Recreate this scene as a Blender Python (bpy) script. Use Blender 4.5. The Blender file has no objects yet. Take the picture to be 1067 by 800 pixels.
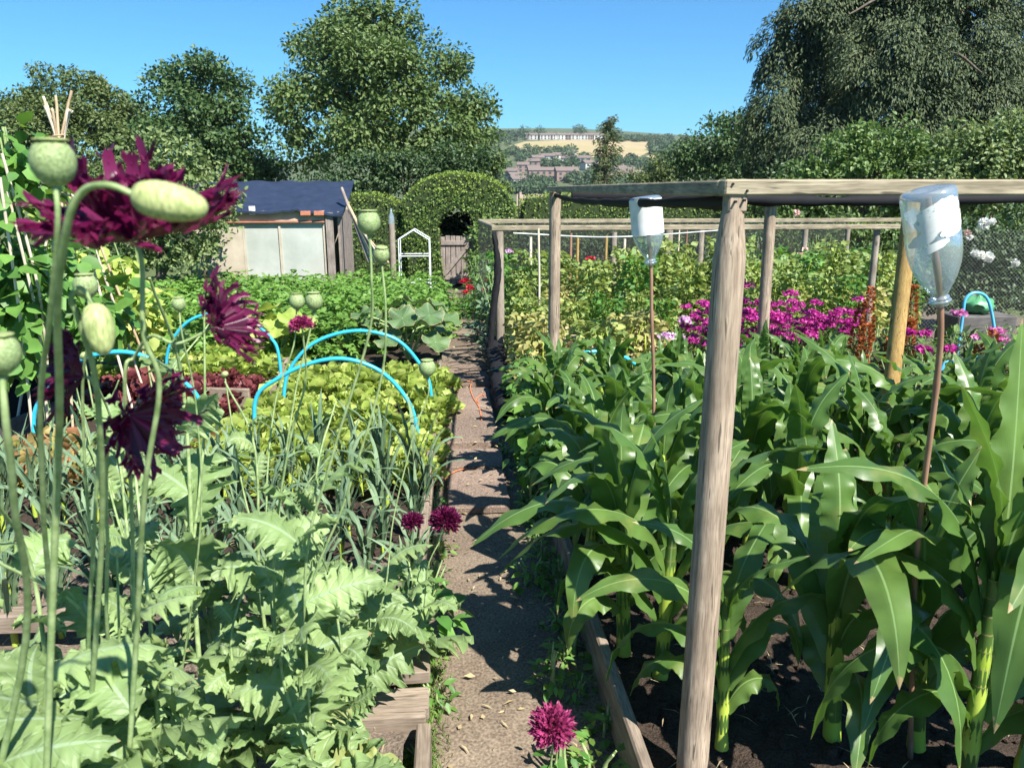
import bpy, math, random
import numpy as np
from mathutils import Vector, Matrix, noise
R = math.radians
C = bpy.context.scene.collection
rnd = random.Random(7)
rg = np.random.default_rng(11)
PI = math.pi

# ------------------------------------------------------------ camera model
F, CAMZ, PITCH, YAW = 806.0, 1.6, R(14.3), R(4.36)
CAM = np.array([0, 0, CAMZ])
fwd = np.array([math.sin(YAW)*math.cos(PITCH), math.cos(YAW)*math.cos(PITCH), -math.sin(PITCH)])
rgt = np.array([math.cos(YAW), -math.sin(YAW), 0.0])
upv = np.cross(rgt, fwd)

def ray(px, py): return fwd + (px-533.5)/F*rgt - (py-400)/F*upv
def at(px, py, Y):
    r = ray(px, py); return CAM + r*(Y/r[1])
def gp(px, py, z=0.0):
    r = ray(px, py); return CAM + r*((z-CAMZ)/r[2])

def sstep(a, b, x):
    t = min(1, max(0, (x-a)/(b-a))); return t*t*(3-2*t)
def gz(x, y):
    if y < 8: return 0.0
    if y < 17: return -0.5*(y-8)/9
    if y < 60: return -0.5
    if y < 300: return -0.5-11.5*sstep(60, 300, y)
    ridge = 66 - 42*(1-sstep(-190, -60, x)) - 5*sstep(120, 330, x) + 2.0*math.sin(x*0.013) + 5*sstep(60, -200, x)
    t = (y-300)/650
    if t > 1: return ridge - 0.02*(y-950) + 3*math.sin(x*.01+y*.004)*min(1, (y-950)/100)
    t2 = t + .05*math.sin(t*PI)*math.sin(x*.008+1)
    return -12+(ridge+12)*t2
def hit(px, py):
    r = ray(px, py); r = r/r[1]
    for i in range(2600):
        y = 290+i*.35
        p = CAM+r*y
        if p[2] <= gz(p[0], y): return np.array([p[0], y, gz(p[0], y)])
    return None

# ------------------------------------------------------------ mesh builder
class MB:
    def __init__(s): s.v = []; s.uv = []; s.f4 = []; s.f3 = []; s.m4 = []; s.m3 = []; s.n = 0
    def add(s, v, f, uv=None, mi=0):
        v = np.asarray(v, float).reshape(-1, 3); f = np.asarray(f, int)
        if uv is None: uv = np.zeros((len(v), 2))
        s.v.append(v); s.uv.append(np.asarray(uv, float).reshape(-1, 2))
        if f.shape[1] == 4: s.f4.append(f+s.n); s.m4.append(np.full(len(f), mi))
        else: s.f3.append(f+s.n); s.m3.append(np.full(len(f), mi))
        s.n += len(v)
    def arr(s): return np.concatenate(s.v)
    def build(s, name, mat, parent=None, smooth=True, org=None, loc=None):
        me = bpy.data.meshes.new(name)
        v = s.arr(); uv = np.concatenate(s.uv)
        if org is not None: v = v-np.asarray(org, float)
        me.vertices.add(len(v)); me.vertices.foreach_set('co', v.ravel())
        f4 = np.concatenate(s.f4) if s.f4 else np.zeros((0, 4), int)
        f3 = np.concatenate(s.f3) if s.f3 else np.zeros((0, 3), int)
        li = np.concatenate([f4.ravel(), f3.ravel()]).astype(np.int32)
        tot = np.concatenate([np.full(len(f4), 4), np.full(len(f3), 3)]).astype(np.int32)
        st = np.concatenate([[0], np.cumsum(tot)[:-1]]).astype(np.int32)
        me.loops.add(len(li)); me.loops.foreach_set('vertex_index', li)
        me.polygons.add(len(tot)); me.polygons.foreach_set('loop_start', st); me.polygons.foreach_set('loop_total', tot)
        mi = np.concatenate([np.concatenate(s.m4) if s.m4 else [], np.concatenate(s.m3) if s.m3 else []]).astype(np.int32)
        me.polygons.foreach_set('material_index', mi)
        me.polygons.foreach_set('use_smooth', np.full(len(tot), smooth))
        u = me.uv_layers.new(name='UVMap'); u.data.foreach_set('uv', uv[li].ravel())
        me.update(calc_edges=True); me.validate()
        for m in (mat if isinstance(mat, (list, tuple)) else [mat]): me.materials.append(m)
        o = bpy.data.objects.new(name, me); C.objects.link(o)
        if parent is not None: o.parent = parent
        if loc is not None: o.location = loc
        return o
    def grid(s, P, wrap=False, mi=0, uvs=None):
        P = np.asarray(P, float); n, m = P.shape[:2]
        i, j = np.meshgrid(np.arange(n-1), np.arange(m if wrap else m-1), indexing='ij')
        j2 = (j+1) % m
        f = np.stack([i*m+j, i*m+j2, (i+1)*m+j2, (i+1)*m+j], -1).reshape(-1, 4)
        vv, uu = np.meshgrid(np.linspace(0, 1, n), np.linspace(0, 1, m), indexing='ij')
        s.add(P.reshape(-1, 3), f, np.stack([uu, vv], -1) if uvs is None else uvs, mi)
    def tube(s, pts, r, n=8, cap=True, mi=0):
        pts = np.asarray(pts, float); k = len(pts)
        r = np.full(k, r) if np.isscalar(r) else np.interp(np.linspace(0, 1, k), np.linspace(0, 1, len(r)), r)
        T = np.gradient(pts, axis=0); T /= np.linalg.norm(T, axis=1)[:, None]+1e-12
        a = np.array([0, 0, 1.]) if abs(T[0][2]) < .9 else np.array([1., 0, 0])
        nrm = np.cross(T[0], a); nrm /= np.linalg.norm(nrm); N = []
        for t in T:
            nrm = nrm-t*np.dot(nrm, t); nrm /= np.linalg.norm(nrm)+1e-12; N.append(nrm)
        N = np.array(N); B = np.cross(T, N); an = np.linspace(0, 2*PI, n, endpoint=False)
        P = pts[:, None]+r[:, None, None]*(np.cos(an)[None, :, None]*N[:, None]+np.sin(an)[None, :, None]*B[:, None])
        s.grid(P, wrap=True, mi=mi)
        if cap:
            for ring, c in ((P[0], pts[0]), (P[-1], pts[-1])):
                f = [[n, (q+1) % n, q] if c is pts[0] else [n, q, (q+1) % n] for q in range(n)]
                s.add(np.vstack([ring, c]), f, mi=mi)
    def box(s, c, d, rot=None, mi=0, bev=.0):
        c = np.asarray(c, float); h = np.asarray(d, float)/2
        b = min(bev, h.min()*.45)
        if b > 0:
            vs = []; 
            for sx in (-1, 1):
                for sy in (-1, 1):
                    for sz in (-1, 1):
                        vs += [(sx*h[0], sy*(h[1]-b), sz*(h[2]-b)), (sx*(h[0]-b), sy*h[1], sz*(h[2]-b)), (sx*(h[0]-b), sy*(h[1]-b), sz*h[2])]
            def id(x, y, z, k): return ((x > 0)*4+(y > 0)*2+(z > 0))*3+k
            f4 = []; f3 = []
            for q in (-1, 1):
                f4 += [[id(q, -1, -1, 0), id(q, 1, -1, 0), id(q, 1, 1, 0), id(q, -1, 1, 0)][::q],
                       [id(-1, q, -1, 1), id(-1, q, 1, 1), id(1, q, 1, 1), id(1, q, -1, 1)][::q],
                       [id(-1, -1, q, 2), id(1, -1, q, 2), id(1, 1, q, 2), id(-1, 1, q, 2)][::q]]
                for w in (-1, 1):
                    f4 += [[id(q, w, -1, 0), id(q, w, 1, 0), id(q, w, 1, 1), id(q, w, -1, 1)],
                           [id(q, -1, w, 0), id(q, 1, w, 0), id(q, 1, w, 2), id(q, -1, w, 2)],
                           [id(-1, q, w, 1), id(1, q, w, 1), id(1, q, w, 2), id(-1, q, w, 2)]]
                    for z in (-1, 1): f3.append([id(q, w, z, 0), id(q, w, z, 1), id(q, w, z, 2)])
            v = np.array(vs)
        else:
            v = np.array([(x, y, z) for x in (-h[0], h[0]) for y in (-h[1], h[1]) for z in (-h[2], h[2])])
            f4 = [[0, 1, 3, 2], [4, 6, 7, 5], [0, 4, 5, 1], [2, 3, 7, 6], [0, 2, 6, 4], [1, 5, 7, 3]]; f3 = []
        if rot is not None: v = v@np.asarray(rot).T
        n0 = s.n
        s.add(v+c, f4, v[:, :2]*1.0, mi)
        if f3:
            s.f3.append(np.array(f3)+n0); s.m3.append(np.full(len(f3), mi))
    def lathe(s, prof, org=(0, 0, 0), M=None, n=20, mi=0, lob=None):
        prof = np.asarray(prof, float); an = np.linspace(0, 2*PI, n, endpoint=False)
        k = np.ones(n) if lob is None else lob(an)
        P = np.stack([prof[:, 0, None]*np.cos(an)*k, prof[:, 0, None]*np.sin(an)*k, np.repeat(prof[:, 1, None], n, 1)], -1)
        if M is not None: P = P@np.asarray(M).T
        s.grid(P+np.asarray(org), wrap=True, mi=mi)
    def scatter(s, pos, d, nr, L, W, tmpl, mi=0):
        """instanced little leaves: pos,dir,normal (N,3)"""
        tv, tf, tuv = tmpl; N = len(pos)
        d = d/(np.linalg.norm(d, axis=1)[:, None]+1e-9)
        x = np.cross(d, nr); x /= np.linalg.norm(x, axis=1)[:, None]+1e-9
        z = np.cross(x, d)
        L = np.broadcast_to(np.asarray(L, float), (N,)); W = np.broadcast_to(np.asarray(W, float), (N,))
        P = pos[:, None]+tv[None, :, 0, None]*(x*W[:, None])[:, None]+tv[None, :, 1, None]*(d*L[:, None])[:, None]+tv[None, :, 2, None]*(z*L[:, None])[:, None]
        k = len(tv); f = (tf[None]+(np.arange(N)*k)[:, None, None]).reshape(-1, tf.shape[1])
        s.add(P.reshape(-1, 3), f, np.tile(tuv, (N, 1)), mi)
    def sample(s, n):
        v = s.arr(); tris = []
        if s.f4:
            f = np.concatenate(s.f4); tris += [f[:, [0, 1, 2]], f[:, [0, 2, 3]]]
        if s.f3: tris.append(np.concatenate(s.f3))
        t = np.concatenate(tris); a, b, c = v[t[:, 0]], v[t[:, 1]], v[t[:, 2]]
        cr = np.cross(b-a, c-a); ar = np.linalg.norm(cr, axis=1)
        k = rg.choice(len(t), n, p=ar/ar.sum()); u = rg.random((n, 2)); fl = u.sum(1) > 1; u[fl] = 1-u[fl]
        return a[k]+u[:, :1]*(b[k]-a[k])+u[:, 1:]*(c[k]-a[k]), cr[k]/(ar[k][:, None]+1e-12)

A = np.array
T_DIA = (A([[0, 0, 0], [.5, .45, .06], [0, 1, -.08], [-.5, .45, .06]]), A([[0, 1, 2, 3]]), A([[.5, 0], [1, .5], [.5, 1], [0, .5]]))
T_LEAF = (A([[0, 0, 0], [0, .5, -.03], [0, 1, -.16], [-.42, .25, .06], [.42, .25, .06], [-.4, .62, .03], [.4, .62, .03]]),
          A([[0, 4, 1, 3], [1, 4, 6, 2], [1, 2, 5, 3]]), A([[.5, 0], [.5, .5], [.5, 1], [0, .3], [1, .3], [0, .7], [1, .7]]))
T_STRAP = (A([[-.5, 0, 0], [.5, 0, 0], [.5, .5, .1], [-.5, .5, .1], [0, 1, .0]]), A([[0, 1, 2, 3], [3, 2, 4, 4]]), A([[0, 0], [1, 0], [1, .5], [0, .5], [.5, 1]]))
T_STRAP = (T_STRAP[0], A([[0, 1, 2, 3]]), T_STRAP[2])
_c = [(.95*math.cos(a)*k, .5+.5*math.sin(a)*k, .08*math.sin(a*3)) for a, k in zip(np.linspace(0, 2*PI, 9)[:-1], (1, .7, 1, .75, 1, .7, 1, .75))]
T_FRILL = (A([(0, .5, -.12)]+[(x*.55, y, z) for x, y, z in _c]), A([[0, 1, 2, 3], [0, 3, 4, 5], [0, 5, 6, 7], [0, 7, 8, 1]]), A([[.5, .5]]+[[.5+x*.5, y] for x, y, z in _c]))
OCT = (A([[.5, 0, 0], [-.5, 0, 0], [0, .5, 0], [0, -.5, 0], [0, 0, .4], [0, 0, -.4]]), A([[0, 2, 4], [2, 1, 4], [1, 3, 4], [3, 0, 4], [2, 0, 5], [1, 2, 5], [3, 1, 5], [0, 3, 5]]), np.zeros((6, 2)))

def rdir(n):
    v = rg.normal(size=(n, 3)); return v/np.linalg.norm(v, axis=1)[:, None]
def crm(pts, k=8):
    """smooth curve through points"""
    p = np.asarray(pts, float); p = np.vstack([2*p[0]-p[1], p, 2*p[-1]-p[-2]]); out = []
    for i in range(1, len(p)-2):
        for t in np.linspace(0, 1, k, endpoint=False):
            a, b, c, d = p[i-1], p[i], p[i+1], p[i+2]
            out.append(.5*((2*b)+(-a+c)*t+(2*a-5*b+4*c-d)*t*t+(-a+3*b-3*c+d)*t**3))
    out.append(p[-2]); return np.array(out)
def frame(ax):
    z = np.asarray(ax, float); z = z/np.linalg.norm(z)
    a = A([0, 0, 1.]) if abs(z[2]) < .9 else A([0, 1., 0])
    x = np.cross(a, z); x /= np.linalg.norm(x); y = np.cross(z, x)
    return np.stack([x, y, z], 1)
def rz(a): return A([[math.cos(a), -math.sin(a), 0], [math.sin(a), math.cos(a), 0], [0, 0, 1.]])

# ------------------------------------------------------------ scene tree helpers
def tag(o, label=None, cat=None, group=None, kind=None):
    for k, v in (('label', label), ('category', cat), ('group', group), ('kind', kind)):
        if v: o[k] = v
    return o
def thing(name, label, cat, loc=(0, 0, 0), rotz=0, group=None):
    o = bpy.data.objects.new(name, None); C.objects.link(o); o.empty_display_size = .1
    o.location = loc; o.rotation_euler = (0, 0, rotz)
    return tag(o, label, cat, group)
def dup(root, loc, rotz=0, sc=1.0, label=None, group=None):
    r = root.copy(); C.objects.link(r); r.location = loc; r.rotation_euler = (0, 0, rotz); r.scale = (sc, sc, sc)
    if label: r['label'] = label
    if group: r['group'] = group
    for ch in list(root.children):
        c = ch.copy(); C.objects.link(c); c.parent = r
        for g in list(ch.children):
            d = g.copy(); C.objects.link(d); d.parent = c
    return r
def place_all(protos, spots, label, group):
    """first use of each proto moves it, later ones copy it"""
    used = set()
    for k, (x, y, z, a, sc) in enumerate(spots):
        p = protos[k % len(protos)]
        lb = label(k) if callable(label) else label
        if id(p) in used: dup(p, (x, y, z), a, sc, lb, group)
        else:
            used.add(id(p)); p.location = (x, y, z); p.rotation_euler = (0, 0, a); p.scale = (sc,)*3
            p['label'] = lb; p['group'] = group

# ------------------------------------------------------------ materials
def newmat(name):
    m = bpy.data.materials.new(name); m.use_nodes = True; n = m.node_tree; n.nodes.clear()
    return m, n.nodes, n.links
def nd(ns, t, **k):
    x = ns.new(t)
    for a, b in k.items():
        if a in ('operation', 'blend_type', 'data_type', 'noise_dimensions', 'feature', 'wave_type', 'bands_direction', 'distribution', 'clamp'): setattr(x, a, b)
        else: x.inputs[a].default_value = b
    return x
def rgba(c): return (c[0], c[1], c[2], 1)
def mix(ns, ls, f, a, b, bt='MIX'):
    x = ns.new('ShaderNodeMix'); x.data_type = 'RGBA'; x.blend_type = bt
    for i, v in ((0, f), (6, a), (7, b)):
        if hasattr(v, 'is_linked'): ls.new(v, x.inputs[i])
        else: x.inputs[i].default_value = v if i == 0 else rgba(v)
    return x.outputs[2]
def mth(ns, ls, op, a, b=0.0, c=None):
    x = ns.new('ShaderNodeMath'); x.operation = op
    for i, v in enumerate((a, b) if c is None else (a, b, c)):
        if hasattr(v, 'is_linked'): ls.new(v, x.inputs[i])
        else: x.inputs[i].default_value = v
    return x.outputs[0]
def ramp(ns, ls, f, stops):
    x = ns.new('ShaderNodeValToRGB'); e = x.color_ramp.elements
    while len(e) < len(stops): e.new(.5)
    for q, (p, c) in zip(e, stops): q.position = p; q.color = rgba(c)
    ls.new(f, x.inputs[0]); return x.outputs[0]

def leafmat(name, c1, c2, rough=.5, trans=.3, tcol=None, veins=None, spec=.4, obj=False, blot=None):
    """leaf: colour varies leaf to leaf; translucent; optional veins along UV"""
    m, ns, ls = newmat(name)
    geo = ns.new('ShaderNodeNewGeometry'); col = mix(ns, ls, geo.outputs['Random Per Island'], c1, c2)
    if obj:
        oi = ns.new('ShaderNodeObjectInfo'); f = mth(ns, ls, 'MULTIPLY', oi.outputs['Random'], .5)
        col = mix(ns, ls, f, col, [x*.75 for x in c1])
    tc = ns.new('ShaderNodeTexCoord')
    nz = nd(ns, 'ShaderNodeTexNoise', Scale=9.0, Detail=4.0); ls.new(tc.outputs['Object'], nz.inputs['Vector'])
    k = mth(ns, ls, 'MULTIPLY_ADD', nz.outputs[0], 1.3, .35)
    cv = ns.new('ShaderNodeVectorMath'); cv.operation = 'SCALE'; ls.new(col, cv.inputs[0]); ls.new(k, cv.inputs['Scale']); col = cv.outputs[0]
    if blot:
        n2 = nd(ns, 'ShaderNodeTexNoise', Scale=blot[1], Detail=4.0); ls.new(tc.outputs['Object'], n2.inputs['Vector'])
        f = ramp(ns, ls, n2.outputs[0], [(.60, (0, 0, 0)), (.74, (.9, .9, .9))]); col = mix(ns, ls, f, col, blot[0])
    bs = nd(ns, 'ShaderNodeBsdfPrincipled', Roughness=rough); bs.inputs['Specular IOR Level'].default_value = spec
    if veins:
        sep = ns.new('ShaderNodeSeparateXYZ'); ls.new(tc.outputs['UV'], sep.inputs[0])
        du = mth(ns, ls, 'ABSOLUTE', mth(ns, ls, 'SUBTRACT', sep.outputs[0], .5))
        rib = mth(ns, ls, 'LESS_THAN', du, veins.get('rib', .03))
        if veins['kind'] == 'par':
            w = mth(ns, ls, 'SINE', mth(ns, ls, 'MULTIPLY', sep.outputs[0], 150.0))
        else:   # pinnate: chevrons
            w = mth(ns, ls, 'SINE', mth(ns, ls, 'MULTIPLY', mth(ns, ls, 'SUBTRACT', sep.outputs[1], mth(ns, ls, 'MULTIPLY', du, .5)), veins.get('n', 55.0)))
            w = mth(ns, ls, 'POWER', mth(ns, ls, 'MAXIMUM', w, 0.0), 8.0)
        pale = veins['col']
        col = mix(ns, ls, mth(ns, ls, 'MULTIPLY', mth(ns, ls, 'MAXIMUM', w, 0.0), veins.get('amt', .18)), col, pale)
        col = mix(ns, ls, mth(ns, ls, 'MULTIPLY', rib, .75), col, pale)
        nt = nd(ns, 'ShaderNodeTexNoise', Scale=60.0, Detail=3.0); ls.new(tc.outputs['Object'], nt.inputs['Vector'])
        tip = mth(ns, ls, 'ADD', mth(ns, ls, 'MAXIMUM', sep.outputs[1], mth(ns, ls, 'MULTIPLY', du, 1.93)), mth(ns, ls, 'MULTIPLY', nt.outputs[0], .10))
        col = mix(ns, ls, mth(ns, ls, 'GREATER_THAN', tip, 1.022), col, (.36, .28, .13))
        bp = nd(ns, 'ShaderNodeBump', Strength=veins.get('bump', .25), Distance=.002)
        ls.new(mth(ns, ls, 'SUBTRACT', w, mth(ns, ls, 'MULTIPLY', rib, 1.5)), bp.inputs['Height']); ls.new(bp.outputs[0], bs.inputs['Normal'])
    ls.new(col, bs.inputs['Base Color'])
    out = ns.new('ShaderNodeOutputMaterial')
    tr = ns.new('ShaderNodeBsdfTranslucent')
    tcv = tcol or (c1[0]*1.9+.02, c1[1]*1.7+.03, c1[2]*.6)
    t2 = mix(ns, ls, .7, col, tcv); ls.new(t2, tr.inputs[0])
    mx = ns.new('ShaderNodeMixShader'); mx.inputs[0].default_value = trans
    ls.new(bs.outputs[0], mx.inputs[1]); ls.new(tr.outputs[0], mx.inputs[2]); ls.new(mx.outputs[0], out.inputs[0])
    return m
def surf(name, c1, c2, scale=6.0, rough=.8, stretch=(1, 1, 1), bump=.3, bdist=.01, c3=None, metal=0, fine=None, spec=.3, det=6.0, lo=.35, hi=.65, uv=False):
    m, ns, ls = newmat(name)
    tc = ns.new('ShaderNodeTexCoord'); mp = ns.new('ShaderNodeMapping'); mp.inputs['Scale'].default_value = stretch
    ls.new(tc.outputs['UV' if uv else 'Object'], mp.inputs[0])
    nz = nd(ns, 'ShaderNodeTexNoise', Scale=scale, Detail=det, Roughness=.62); ls.new(mp.outputs[0], nz.inputs['Vector'])
    col = ramp(ns, ls, nz.outputs[0], [(lo, c1), (hi, c2)])
    h = nz.outputs[0]
    if c3 is not None:
        n2 = nd(ns, 'ShaderNodeTexNoise', Scale=scale*.23, Detail=4.0); ls.new(mp.outputs[0], n2.inputs['Vector'])
        col = mix(ns, ls, ramp(ns, ls, n2.outputs[0], [(.45, (0, 0, 0)), (.62, (1, 1, 1))]), col, c3)
    if fine:
        n3 = nd(ns, 'ShaderNodeTexNoise', Scale=fine, Detail=3.0); ls.new(mp.outputs[0], n3.inputs['Vector'])
        col = mix(ns, ls, .55, col, ramp(ns, ls, n3.outputs[0], [(.3, [x*.35 for x in c1]), (.7, [min(1, x*1.35) for x in c2])]))
        h = mth(ns, ls, 'ADD', h, mth(ns, ls, 'MULTIPLY', n3.outputs[0], .5))
    bs = nd(ns, 'ShaderNodeBsdfPrincipled', Roughness=rough, Metallic=metal); bs.inputs['Specular IOR Level'].default_value = spec
    ls.new(col, bs.inputs['Base Color'])
    if bump:
        bp = nd(ns, 'ShaderNodeBump', Strength=bump, Distance=bdist); ls.new(h, bp.inputs['Height']); ls.new(bp.outputs[0], bs.inputs['Normal'])
    out = ns.new('ShaderNodeOutputMaterial'); ls.new(bs.outputs[0], out.inputs[0]); return m
def wood(name, c1, c2, axis, crack=(.10, .08, .06), scale=60):
    st = [1, 1, 1]; st[axis] = .07
    m, ns, ls = newmat(name)
    tc = ns.new('ShaderNodeTexCoord'); mp = ns.new('ShaderNodeMapping'); mp.inputs['Scale'].default_value = st
    ls.new(tc.outputs['Object'], mp.inputs[0])
    n1 = nd(ns, 'ShaderNodeTexNoise', Scale=scale, Detail=5.0, Roughness=.6, Distortion=.4); ls.new(mp.outputs[0], n1.inputs['Vector'])
    n2 = nd(ns, 'ShaderNodeTexNoise', Scale=7.0, Detail=4.0); ls.new(tc.outputs['Object'], n2.inputs['Vector'])
    n4 = nd(ns, 'ShaderNodeTexNoise', Scale=scale*1.7, Detail=2.0); ls.new(mp.outputs[0], n4.inputs['Vector'])
    col = ramp(ns, ls, n1.outputs[0], [(.3, c1), (.7, c2)])
    col = mix(ns, ls, ramp(ns, ls, n2.outputs[0], [(.4, (0, 0, 0)), (.7, (.6, .6, .6))]), col, [x*.62 for x in c1])
    cr = ramp(ns, ls, n4.outputs[0], [(.30, (.95, .95, .95)), (.36, (0, 0, 0))])
    col = mix(ns, ls, cr, col, crack)
    s2 = [1, 1, 1]; s2[axis] = .45; m2 = ns.new('ShaderNodeMapping'); m2.inputs['Scale'].default_value = s2; ls.new(tc.outputs['Object'], m2.inputs[0])
    vo = nd(ns, 'ShaderNodeTexVoronoi', Scale=9.0); ls.new(m2.outputs[0], vo.inputs['Vector'])
    col = mix(ns, ls, ramp(ns, ls, vo.outputs['Distance'], [(.05, (.85, .85, .85)), (.13, (0, 0, 0))]), col, [x*.35 for x in c1])
    n5 = nd(ns, 'ShaderNodeTexNoise', Scale=260.0, Detail=2.0); ls.new(mp.outputs[0], n5.inputs['Vector'])
    col = mix(ns, ls, mth(ns, ls, 'MULTIPLY', ramp(ns, ls, n5.outputs[0], [(.35, (1, 1, 1)), (.55, (0, 0, 0))]), .5), col, [x*.5 for x in c1])
    bs = nd(ns, 'ShaderNodeBsdfPrincipled', Roughness=.85); bs.inputs['Specular IOR Level'].default_value = .2
    ls.new(col, bs.inputs['Base Color'])
    bp = nd(ns, 'ShaderNodeBump', Strength=.35, Distance=.003); ls.new(mth(ns, ls, 'SUBTRACT', n1.outputs[0], cr), bp.inputs['Height']); ls.new(bp.outputs[0], bs.inputs['Normal'])
    out = ns.new('ShaderNodeOutputMaterial'); ls.new(bs.outputs[0], out.inputs[0]); return m
def plain(name, c, rough=.5, metal=0, spec=.5):
    return surf(name, [x*.85 for x in c], [min(1, x*1.1) for x in c], 14, rough, bump=.08, bdist=.002, metal=metal, spec=spec)
def netmat(name, col, cell, thick, alpha_scale=1.0, square=True):
    """woven netting: square openings, transparent between the threads (UV in metres)"""
    m, ns, ls = newmat(name)
    tc = ns.new('ShaderNodeTexCoord'); sep = ns.new('ShaderNodeSeparateXYZ'); ls.new(tc.outputs['UV'], sep.inputs[0])
    a, b = sep.outputs[0], sep.outputs[1]
    if not square: a, b = mth(ns, ls, 'ADD', a, b), mth(ns, ls, 'SUBTRACT', a, b)
    g = []
    for q in (a, b):
        fr = mth(ns, ls, 'FRACT', mth(ns, ls, 'DIVIDE', q, cell)); g.append(mth(ns, ls, 'LESS_THAN', fr, thick))
    f = mth(ns, ls, 'MAXIMUM', g[0], g[1])
    bs = nd(ns, 'ShaderNodeBsdfPrincipled', Roughness=.6); bs.inputs['Base Color'].default_value = rgba(col)
    tr = ns.new('ShaderNodeBsdfTransparent'); mx = ns.new('ShaderNodeMixShader')
    ls.new(f, mx.inputs[0]); ls.new(tr.outputs[0], mx.inputs[1]); ls.new(bs.outputs[0], mx.inputs[2])
    out = ns.new('ShaderNodeOutputMaterial'); ls.new(mx.outputs[0], out.inputs[0]); return m

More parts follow.
